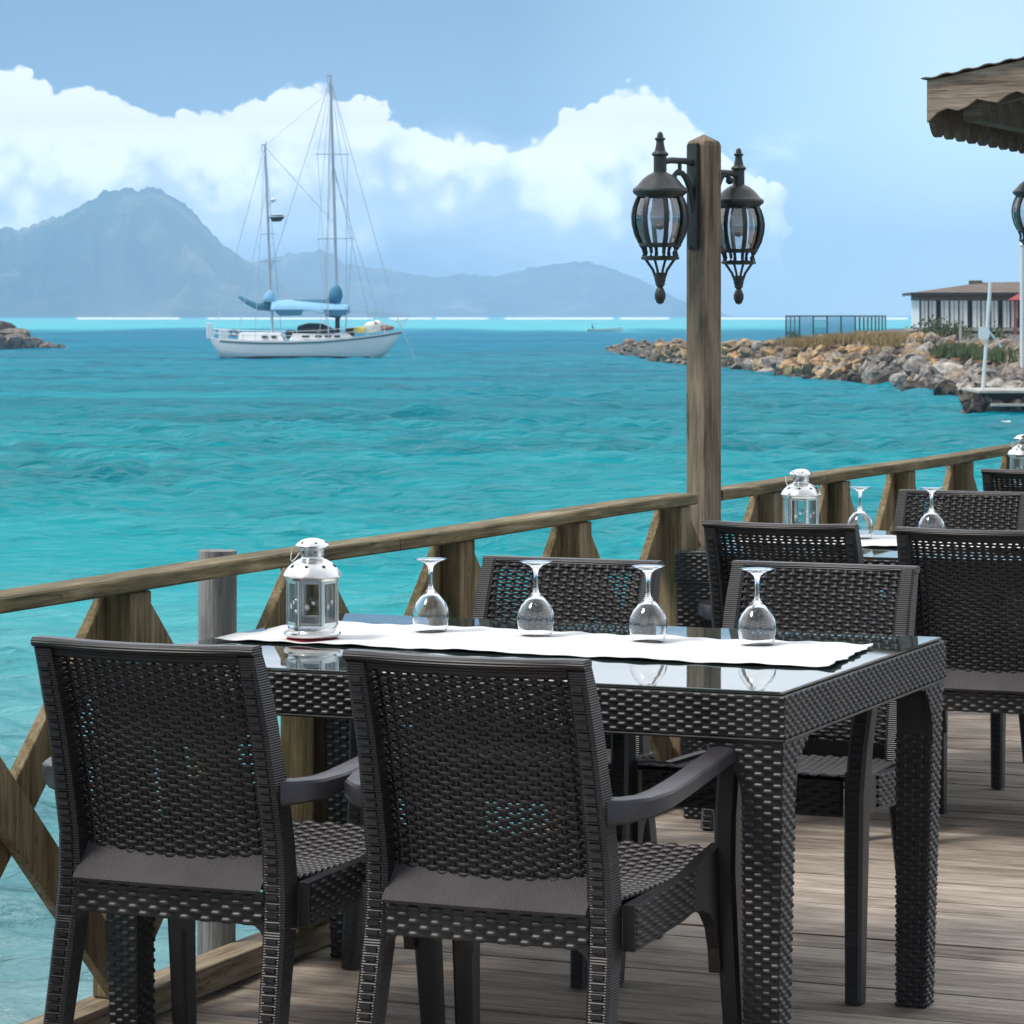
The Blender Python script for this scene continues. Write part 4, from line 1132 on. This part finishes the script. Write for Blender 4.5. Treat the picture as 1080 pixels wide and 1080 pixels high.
    # radar and dome on the mizzen
    k = MB(); x, z = L(292,232); k.add([(x-.5,-.3,z+.2),(x+.55,-.3,z+.22),(x+.25,-.3,z-.1),(x-.3,-.3,z-.12),(x-.5,.3,z+.2),(x+.55,.3,z+.22),(x+.25,.3,z-.1),(x-.3,.3,z-.12)], [(0,1,2,3),(7,6,5,4),(0,4,5,1),(1,5,6,2),(2,6,7,3),(3,7,4,0)]); k.build('radar_bracket', M['black'], t)
    k = MB(); x, z = L(288,211); k.ball((x,0,z), .2,.2,.15); k.tube([(x,0,z-.1),(x-.3,0,z-.35)], .03, 5); k.build('antenna_dome', M['white'], t, 0)
    k = MB(); x, z = L(292.5,231); k.ball((x,0,z+.27), .5,.5,.08); k.build('radar_scanner', M['alu'], t, 0)
    # guard rails, pulpits, stern box, deck gear
    r_ = MB()
    st_ = [(-6.5,1.05),(-5.6,1.45),(-4.2,1.8),(-2.5,2.0),(-.8,2.05),(.9,2.0),(2.6,1.8),(4.2,1.25),(5.4,.72),(6.5,.12)]
    for s in (-1, 1):
        for zz in (.35,.65):
            r_.tube([(x, s*y, float(np.interp(x, xs, sh_))+zz+(.1 if x > 6 else 0)) for x, y in st_], .018, 5)
        for x, y in st_: z = float(np.interp(x, xs, sh_)); r_.tube([(x, s*y, z-.02),(x, s*y, z+.67)], .02, 5)
    r_.tube([(6.5,-.12,2.1),(6.95,0,2.75),(6.5,.12,2.1)], .03, 5); r_.tube([(6.1,-.3,2.5),(6.95,0,2.72),(6.1,.3,2.5)], .03, 5)
    for y in (-1,0,1): r_.tube([(-6.55,y,1.4),(-6.65,y,2.2)], .03, 5)
    r_.tube([(-6.65,-1.05,2.15),(-6.65,1.05,2.15)], .03, 5); r_.tube([(-6.6,-1.05,1.8),(-6.6,1.05,1.8)], .03, 5)
    r_.build('guard_rail', M['white_metal'], t)
    k = MB(); k.box(-6.75,-6.45,-1.25,-.9,1.35,2.45); k.box(-5.9,-5.3,-1.35,-1.0,1.42,2.0); k.build('stern_locker', M['white'], t, bevel=.05)
    k = MB(); k.lathe([(.16,-.05),(.26,-.05),(.26,.05),(.16,.05)], 14, closed=True); k.xf(Matrix.Translation((-4.85,-1.5,1.75)) @ Matrix.Rotation(PI/2,4,'X')); k.build('life_ring', M['redbrown'], t)
    k = MB(); k.ball((3.7,-.5,1.95), .45,.35,.25); k.build('yellow_bundle', M['yellow'], t, 0)
    k = MB(); k.ball((4.5,-.3,2.15), .55,.45,.4); k.ball((4.9,0,2.2), .35,.4,.45); k.build('deck_bundle', M['wax'], t, 0)
    k = MB(); k.ball((5.5,-.1,2.1), .55,.3,.2); k.ball((4.75,-.35,2.25), .2,.3,.28); k.build('brown_bundle', M['redbrown'], t, 0)
    for bx in ((2.0,2.3,-.3,.3,1.68,2.9),(2.7,3.3,0,.5,1.5,2.1),(.9,1.3,-.9,-.5,1.70,2.15),(-1.35,-.7,-.8,.6,1.4,1.95)):
        k = MB(); k.box(*bx); k.build('deck_locker', M['frame'], t, bevel=.04)
    return t
ketch()

# ------------------------------------------------------------------ small open boat with a person
def skiff():
    p = A(637, 575, WATER); t = thing('open_boat', 'tiny pale open boat far off on the lagoon near the breakwater tip', 'boat', p, TH)
    h = MB(); xs = [-3,-2.8,-1.5,0,1.5,2.5,3.2]; b = [.75,.8,.9,.92,.75,.45,.03]; s = [.55,.55,.5,.5,.58,.7,.85]; m = 7
    rows = []
    for i in range(7):
        for q in range(m):
            a = (q-3)/3*PI/2; rows.append((xs[i], b[i]*math.copysign(abs(math.sin(a))**.7, a), s[i]-(s[i]+.1)*math.cos(a)**.8 if abs(a) < 1.57 else s[i]))
    h.add(rows, [(i*m+k, i*m+k+1, (i+1)*m+k+1, (i+1)*m+k) for i in range(6) for k in range(m-1)]+[tuple(range(m))])
    h.build('hull', M['wax'], t, 40)
    k = MB(); k.box(-2.3,-1.9,-.78,.78,.38,.43); k.box(.2,.55,-.8,.8,.38,.43); k.build('thwart', M['wallwood'], t)
    # seated figure, one skinned body
    me = bpy.data.meshes.new('person')
    V = [(0,0,.10),(0,0,.35),(.04,0,.58),(.05,0,.70),(.06,0,.80),(.07,0,.90), (.2,.12,.08),(.42,.14,.05),(.44,.14,-.3), (.2,-.12,.08),(.42,-.14,.05),(.44,-.14,-.3), (.04,.2,.55),(.12,.26,.30),(.34,.18,.2), (.04,-.2,.55),(.12,-.26,.30),(.34,-.18,.2)]
    E_ = [(0,1),(1,2),(2,3),(3,4),(4,5),(0,6),(6,7),(7,8),(0,9),(9,10),(10,11),(2,12),(12,13),(13,14),(2,15),(15,16),(16,17)]
    rad = [.15,.16,.15,.06,.1,.09,.09,.075,.06,.09,.075,.06,.07,.05,.04,.07,.05,.04]
    me.from_pydata(V, E_, []); o = bpy.data.objects.new('person', me); col.objects.link(o); me.materials.append(M['frame'])
    sk = o.modifiers.new('skin', 'SKIN')
    for i, r_ in enumerate(rad): me.skin_vertices[0].data[i].radius = (r_, r_)
    me.skin_vertices[0].data[0].use_root = True
    o.modifiers.new('sub', 'SUBSURF').levels = 1
    pp = p + RIGHT*(-2.1); o.location = (pp.x, pp.y, WATER+.45); o.rotation_euler = (0,0,TH)
    tag(o, 'person in dark clothes sitting at the stern of the tiny open boat', 'person')
try: skiff()
except Exception as ex: print('skiff', ex)

# ------------------------------------------------------------------ breakwater, land and rocks
TOE = [(640,372,.10),(690,381,.6),(740,387,.9),(787,393,1),(828,398,1),(868,402,1),(912,406,1),(966,416,1),(1021,422,1),(1080,428,1),(1200,440,1)]
CREST = [(640,366,2.5),(655,357,4),(690,355,6),(740,356.5,8),(787,357,9),(828,357,10),(868,354,12),(912,350,14),(966,353,14),(1021,356,12),(1080,360,12),(1200,364,12)]
def toe_d(x): y = np.interp(x, [q[0] for q in TOE], [q[1] for q in TOE]); return float(10200/(y-332))
def crest(x):
    y = float(np.interp(x, [q[0] for q in CREST], [q[1] for q in CREST])); back = float(np.interp(x, [q[0] for q in CREST], [q[2] for q in CREST]))
    d = toe_d(x)+back; return d, zat(y, d)
def breakwater():
    mb = MB(); xs = list(range(640, 1400, 10)); m = 7
    for x in xs:
        x_ = min(x, 1200); dt = toe_d(x_); dc, zc = crest(x_); zc -= .45
        land = float(np.interp(x, [900,960,1400], [0,110,150]))
        prof = [(dt-1.5, WATER-1.2), (dt+.6, WATER+.05), (dt+(dc-dt)*.55, WATER+(zc-WATER)*.6), (dc, zc), (dc+5+land, zc-.1 if land < 5 else .40), (dc+9+land*1.05, WATER+.3), (dc+13+land*1.1, WATER-1.2)]
        for d, z in prof:
            p = A(x, d, z + (.12*mnoise.noise(Vector((x*.07, d*.15, 1))) if z > WATER+.1 else 0)); mb.v.append(tuple(p))
    for i in range(len(xs)-1):
        for k in range(m-1): a = i*m+k; mb.f.append((a, a+m, a+m+1, a+1))
    mb.f.append(tuple(range(m)))
    tag(mb.build('breakwater_mound', M['mound'], None, 0), kind='structure')
breakwater()

def rock_mesh(seed):
    g = random.Random(seed); bm = bmesh.new(); bmesh.ops.create_icosphere(bm, subdivisions=3, radius=1)
    planes = []
    for k in range(13):
        n = Vector((g.gauss(0,1), g.gauss(0,1), g.gauss(0,1))).normalized(); planes.append((n, g.uniform(.48,.8)))
    for v in bm.verts:
        for n, d in planes:
            e = v.co.dot(n)-d
            if e > 0: v.co -= n*e*.97
        v.co += v.co.normalized()*.035*mnoise.noise(v.co*3+Vector((seed,0,0)))
    me = bpy.data.meshes.new('boulder'); bm.to_mesh(me); bm.free()
    me.polygons.foreach_set('use_smooth', [True]*len(me.polygons)); me.set_sharp_from_angle(angle=R(14))
    return me
RM = [rock_mesh(i+1) for i in range(9)]
RMW = []; RMD = []; RMI = []
for me in RM:
    for lst, mk in ((RMW,'rock_warm'),(RMD,'rock_dark'),(RMI,'rock_islet')):
        c = me.copy(); c.materials.append(M[mk]); lst.append(c)
    me.materials.append(M['rock'])
g = random.Random(11)
def boulder(p, s, lst, label, group):
    o = bpy.data.objects.new('boulder', g.choice(lst)); col.objects.link(o)
    o.location = p; o.scale = (s*g.uniform(.8,1.75), s*g.uniform(.7,1.15), s*g.uniform(.5,.9))
    o.rotation_euler = (g.uniform(-.6,.6), g.uniform(-.6,.6), g.uniform(0,6.28))
    return tag(o, label, 'boulder', group)
spots = []
x = 643.0
while x < 1100:
    dt = toe_d(x); dc, zc = crest(x)
    nrow = int(np.interp(x, [644, 700, 850, 950, 1100], [2, 4, 6, 8, 10]))
    for r_ in range(nrow):
        f = (r_+g.uniform(.1,.9))/nrow
        d = dt+.3+(dc-dt-.3)*f; z = WATER+.05+(zc-.15-WATER)*f**.85
        sz = g.choice((.26,.32,.38,.46,.62))*np.interp(x, [644,720,1000], [.75,.95,1.0])*(1.1-.3*f)
        spots.append((sz*FPX/d, A(x+g.uniform(-4,4), d, z-.08), sz, x, f))
    x += np.interp(x, [644, 850, 1098], [4.6, 5.6, 7.6])
spots.sort(key=lambda q: -q[0])
rest = MB()
for k, (pxs, p, sz, x, f) in enumerate(spots):
    warm = x < 905
    lst = RMD if f < .10 or (x < 690 and f < .5) else (RMW if (warm and g.random() < .8) or (f > .5 and g.random() < .5) else RM)
    if k < 284:
        lb = ('dark wet boulder at the waterline of the breakwater' if lst is RMD else 'ochre boulder in the sunlit breakwater heap' if lst is RMW else 'grey angular boulder in the breakwater heap')
        gp = {'dark':'dark boulders along the waterline','ochre':'ochre boulders of the breakwater','grey':'grey boulders of the breakwater'}[lb.split()[0]]
        boulder(p, sz, lst, lb, gp)
    else:
        me = g.choice(RM); Mx = Matrix.Translation(p) @ Matrix.Rotation(g.uniform(0,6.28),4,'Z') @ Matrix.Rotation(g.uniform(-.5,.5),4,'X') @ Matrix.Diagonal((sz*1.3, sz, sz*.7, 1))
        rest.add([Mx @ v.co for v in me.vertices], [tuple(q.vertices) for q in me.polygons])
if rest.v: tag(rest.build('small_rubble', M['rock_warm'], None, 20), kind='stuff')
print('rocks', len(spots))
# rocky point at the left edge
for (px, py, dd, s) in ((-30,352,292,1.9),(-12,350,294,1.7),(4,348,293,1.55),(16,349,292,1.2),(22,354,288,1.3),(8,360,284,1.5),(-8,360,284,1.6),(30,358,287,1.0),(38,358,289,.95),(46,360,289,.8),(55,361,290,.7),(64,362,291,.55),(23,367,282,.5),(-40,356,300,2.4),(70,363.5,291,.4)):
    o = boulder(A(px, dd, zat(py+2, dd)-.3), s, RMI if px < 36 else RMI, 'brown boulder of the low rocky point at the left edge', 'boulders of the rocky point')
mb = MB(); mb.ball((0,0,0), 9, 3.5, 1.3); o = mb.build('rocky_point', RMI[0].materials[0], None, 0); o.location = A(-60, 292, WATER); o.rotation_euler = (0,0,TH); tag(o, kind='structure')

# grasses and bushes on the crest
def blades(name, mat, spots, label=None, cat=None, kind=None, n=400, h=.5, spread=1.0, seed=1, wide=.02):
    g = random.Random(seed); mb = MB()
    for (p, r_) in spots:
        for k in range(n):
            a = g.uniform(0, 2*PI); q = r_*math.sqrt(g.random()); b = p+RIGHT*(math.cos(a)*q*1.6)+FWD*(math.sin(a)*q)
            hh = h*g.uniform(.5,1.2); l = g.uniform(-.35,.35)*hh; w_ = wide*g.uniform(.7,1.5); an = g.uniform(0,PI)
            dx, dy = math.cos(an)*w_, math.sin(an)*w_
            mb.add([(b.x-dx,b.y-dy,b.z-.1),(b.x+dx,b.y+dy,b.z-.1),(b.x+l+dx*.4,b.y+dy*.4,b.z+hh*.7),(b.x+l*1.5,b.y,b.z+hh)], [(0,1,2),(0,2,3)])
    return tag(mb.build(name, mat, None, fix=False), label, cat, None, kind)
sp = []
for k in range(46):
    x = g.uniform(835, 965); d, z = crest(x); sp.append((A(x, d+g.uniform(-4.5,3), z-.42+.2*g.random()), g.uniform(.4,1.0)))
blades('dry_grass', M['grass'], sp, kind='stuff', n=120, h=.34, seed=4, wide=.03)
sp = []
for k in range(22):
    x = g.uniform(1010, 1085); d, z = crest(x); sp.append((A(x, d+g.uniform(-4,2), z-.6), .8))
blades('green_grass', M['leafg'], sp, kind='stuff', n=120, h=.4, seed=6, wide=.04)
def bush(px, py, d, s, label, seed):
    g = random.Random(seed); mb = MB(); base = A(px, d, zat(py, d))
    for k in range(420):
        c = Vector((g.gauss(0,.42), g.gauss(0,.38), abs(g.gauss(.42,.28))))*s
        sz = .09*s*g.uniform(.6,1.4); n = Vector((g.gauss(0,1), g.gauss(0,1), g.gauss(.3,1))).normalized(); t1 = n.orthogonal().normalized(); t2 = n.cross(t1)
        mb.add([c-t1*sz, c+t2*sz*.5, c+t1*sz, c-t2*sz*.5], [(0,1,2,3)])
    tr = MB()
    t = thing('shrub', label, 'shrub', base, 0, 'shrubs along the crest')
    for k in range(5): tr.tube([(0,0,-.3),(g.gauss(0,.15)*s,g.gauss(0,.15)*s,.4*s)], .03*s, 5)
    mb.build('foliage', M['leafg'], t, fix=False); tr.build('stem', M['wallwood'], t)
bush(983,357,150,.95,'green shrub on the crest under the left corner of the waterside building',1)
bush(998,357,149,.8,'small green shrub second from the left below the windows',2)
bush(1012,358,147,.75,'green shrub below the middle windows of the waterside building',3)
bush(1047,364,138,.8,'low green shrub right of the leaning white pole',4)
bush(838,359,195,.6,'low olive shrub at the left foot of the glass windbreak',5)

# ------------------------------------------------------------------ glass windbreak on the breakwater
def windbreak():
    t = thing('glass_windbreak', 'dark framed glass windbreak enclosure on the breakwater crest', 'windbreak', (0,0,0))
    line = [(829,228),(902,222),(934,262)]
    P_ = [A(x, d, 0) for x, d in line]; zb, ztp = -.35, zat(333.3, 225)
    fr = MB(); pn = []
    for (a, b, n) in ((P_[0], P_[1], 5), (P_[1], P_[2], 8)):
        for k in range(n+1):
            p = a.lerp(b, k/n)
            if k or a is P_[0]: fr.sweep([(p.x,p.y,zb),(p.x,p.y,ztp)], rrect(.09,.09,.01))
            if k < n: pn.append((a.lerp(b, (k+.04)/n), a.lerp(b, (k+.96)/n)))
        for z in (ztp-.0, zb+.15): fr.bar(Vector((a.x,a.y,z)), Vector((b.x,b.y,z)), .07, .09)
    back = A(842, 262, 0)
    for a, b, n in ((P_[0], back, 3), (back, P_[2], 6)):
        for k in range(1, n): p = a.lerp(b, k/n); fr.sweep([(p.x,p.y,zb),(p.x,p.y,ztp)], rrect(.08,.08,.01))
        fr.bar(Vector((a.x,a.y,ztp)), Vector((b.x,b.y,ztp)), .07, .08)
    fr.build('frame', M['frame'], t)
    for a, b in pn:
        m = MB(); m.add([(a.x,a.y,zb+.2),(b.x,b.y,zb+.2),(b.x,b.y,ztp-.05),(a.x,a.y,ztp-.05)], [(0,1,2,3)]); m.build('pane', M['screen'], t)
windbreak()

# ------------------------------------------------------------------ waterside building
def restaurant():
    d0 = 196.0; s = FPX/d0
    p = A(969, d0, 0); rot = TH+R(-3)
    t = thing('waterside_building', 'long low waterside building with pale curtained windows and dark roof', 'building', p, rot)
    def X_(px): return (px-969)/s
    def Z_(py): return CAM.z-(py-332)/s
    Lb = 15.0; D_ = 7.0
    w_ = MB(); w_.box(0,Lb,0,D_,Z_(364),Z_(349.2)); w_.build('base_wall', M['concrete'], t)
    w_ = MB(); w_.box(-.25,Lb,-.45,D_,Z_(349),Z_(346)); w_.build('floor_slab', M['concrete'], t)
    w_ = MB(); w_.box(.02,Lb,-.02,D_,Z_(316.5),Z_(310)); w_.build('fascia_wall', M['wallwood'], t)
    w_ = MB(); w_.box(.2,Lb,2.6,D_-.1,Z_(346)+.01,Z_(316.6)); w_.build('inner_wall', M['frame'], t)
    # posts and windows
    zb, zt = Z_(346)+.01, Z_(316.5)-.01
    px = 970.0; k = 0; g = random.Random(9)
    while px < 1210:
        w_ = MB(); w_.box(X_(px), X_(px)+.08, -.01, .14, zb, zt); w_.build('window_post', M['frame'], t)
        nxt = px+(g.choice((7.4, 8.6, 9.8)) if k % 4 != 2 else 3.6)
        k += 1
        if not (1065 < px < 1078) and k % 4 != 3:
            a, b = X_(px)+.085, X_(nxt)-.005
            f = MB(); f.box(a, b, .04, .075, zb+.02, zt-.02); wi = f.build('window', M['curtain'], t)
            f = MB(); mid = a+(b-a)*g.uniform(.4,.6); f.box(mid-.015, mid+.015, .01, .038, zb+.02, zt-.02); f.build('mullion', M['frame'], wi)
        px = nxt
    for kx in range(3):
        w_ = MB(); y = 1.2+kx*2.2; w_.box(.02,.06,y-1.0,y+.9,zb+.02,zt-.02); w_.build('window', M['curtain'], t)
    # roof: low hip with a raised ridge
    r_ = MB(); ze, zr = Z_(309.0), Z_(297.2); e = .45
    x0, x1, y0, y1 = -e, Lb+e, -.28, D_+.5; ym = D_*.45
    vs = [(x0,y0,ze),(x1,y0,ze),(x1,y1,ze),(x0,y1,ze),(4.2,ym,zr),(x1-1,ym,zr+.1)]
    r_.add(vs, [(0,1,5,4),(1,2,5),(2,3,4,5),(3,0,4),(0,3,2,1)]); rf = r_.build('roof', M['roofing'], t)
    r_ = MB(); r_.box(x0-.02,x1,y0-.05,y0-.003,ze-.16,ze+.03); r_.box(x0-.05,x0-.003,y0+.0,y1,ze-.16,ze+.03); r_.build('eave_board', M['frame'], rf)
    r_ = MB(); r_.box(3.3,4.1,ym-.4,ym+.2,zr-.25,zr+.12); r_.build('roof_vent', M['roofing'], rf, bevel=.05)
    # red awning with its brown posts and dark doorway
    aw = MB(); xa = X_(1058); aw.add([(xa,-2.6,Z_(316.5)),(Lb,-2.6,Z_(316.5)),(Lb,-.05,Z_(303)),(xa+1.5,-.05,Z_(303))], [(0,1,2,3)])
    o = aw.build('awning', M['red'], t); q = o.modifiers.new('s','SOLIDIFY'); q.thickness = .06
    for x in (X_(1066), X_(1074)):
        w_ = MB(); w_.box(x-.1,x+.1,-2.4,-2.2,Z_(364),Z_(315.5)); w_.build('awning_post', M['redbrown'], t)
    w_ = MB(); w_.box(X_(1069),X_(1078),-.06,-.025,Z_(349),Z_(336)); w_.build('door', M['black'], t)
restaurant()

# ------------------------------------------------------------------ jetty, poles, float
def jetty():
    d0 = 96.0; p = A(1026, d0, WATER); t = thing('stone_jetty', 'small rough stone jetty with a pale plank top at the right edge', 'jetty', p, TH)
    top_z = zat(411.5, d0)-WATER
    s = MB(); s.box(.15, 5, -.2, 3.4, top_z-.09, top_z); s.build('plank_top', M['concrete'], t, bevel=.02)
    s = MB(); s.box(.5, 5, -.35, .0, .28, .36); s.build('lower_plank', M['concrete'], t, bevel=.01)
    s = MB(); s.box(.5, 5, .25, 3.2, -.8, top_z-.1); s.build('core', M['frame'], t)
    g = random.Random(4)
    for k in range(34):
        x = g.uniform(.0, 4.6) if k > 10 else g.uniform(-.05,.7); z = g.uniform(-.05, top_z-.3); y = g.uniform(-.1,.25) if k > 10 else g.uniform(-.15,2.4)
        o = bpy.data.objects.new('stone', g.choice(RMI if g.random() < .6 else RMD)); col.objects.link(o); o.parent = t
        o.location = (x,y,z); q = g.uniform(.16,.34); o.scale = (q*1.2,q*.9,q); o.rotation_euler = (g.uniform(-.6,.6),g.uniform(-.6,.6),g.uniform(0,6))
    # leaning pole with white board
    t2 = thing('white_pole', 'leaning white pole with a small rounded white board on the jetty', 'pole', A(1036.5, d0+.4, top_z+WATER), TH)
    k = MB(); Lp = 114/FPX*d0; k.tube([(0,0,0),(.12,0,Lp*.5),(.23,0,Lp)], .055, 10); k.build('pole', M['white_metal'], t2, 40)
    k = MB(); zc = (411-351)/FPX*d0; pts = []
    for q in range(16):
        a = q*PI/8; pts.append((.02+.17*math.copysign(abs(math.cos(a))**.6, math.cos(a)), -.09, zc+.20*math.copysign(abs(math.sin(a))**.6, math.sin(a))))
    k.poly(pts, (0,1,0), .03); k.build('board', M['white'], t2)
    k = MB(); k.bar((.14,.05,zc+.12),(.62,.4,zc-.42),.05,.05); k.build('brace', M['white_metal'], t2)
    t3 = thing('white_mast', 'upright white pole at the extreme right edge in front of the awning', 'pole', A(1078, 112, WATER+.8), TH)
    k = MB(); k.tube([(0,0,-.5),(0,0,4.6)], .075, 10); k.build('pole', M['white_metal'], t3, 40)
    k = MB(); k.ball((0,0,4.62), .1,.1,.08); k.build('cap', M['white_metal'], t3, 0)
    f = MB(); f.ball((0,0,0), .19,.1,.07); f.ball((.12,0,.02), .09,.07,.06); o = f.build('float', M['white'], None, 0); o.location = A(1059, 88, WATER+.03); o.rotation_euler = (0,0,TH)
    tag(o, 'small white float on the water below the stone jetty', 'float')
    k = MB(); k.bar((0,0,0),(0,0,1.15),.10,.10); o = k.build('marker_stake', M['concrete'], None); o.location = A(1013, 142, zat(370,142)); tag(o, 'short pale stake in the rocks below the shrubs', 'stake')
jetty()
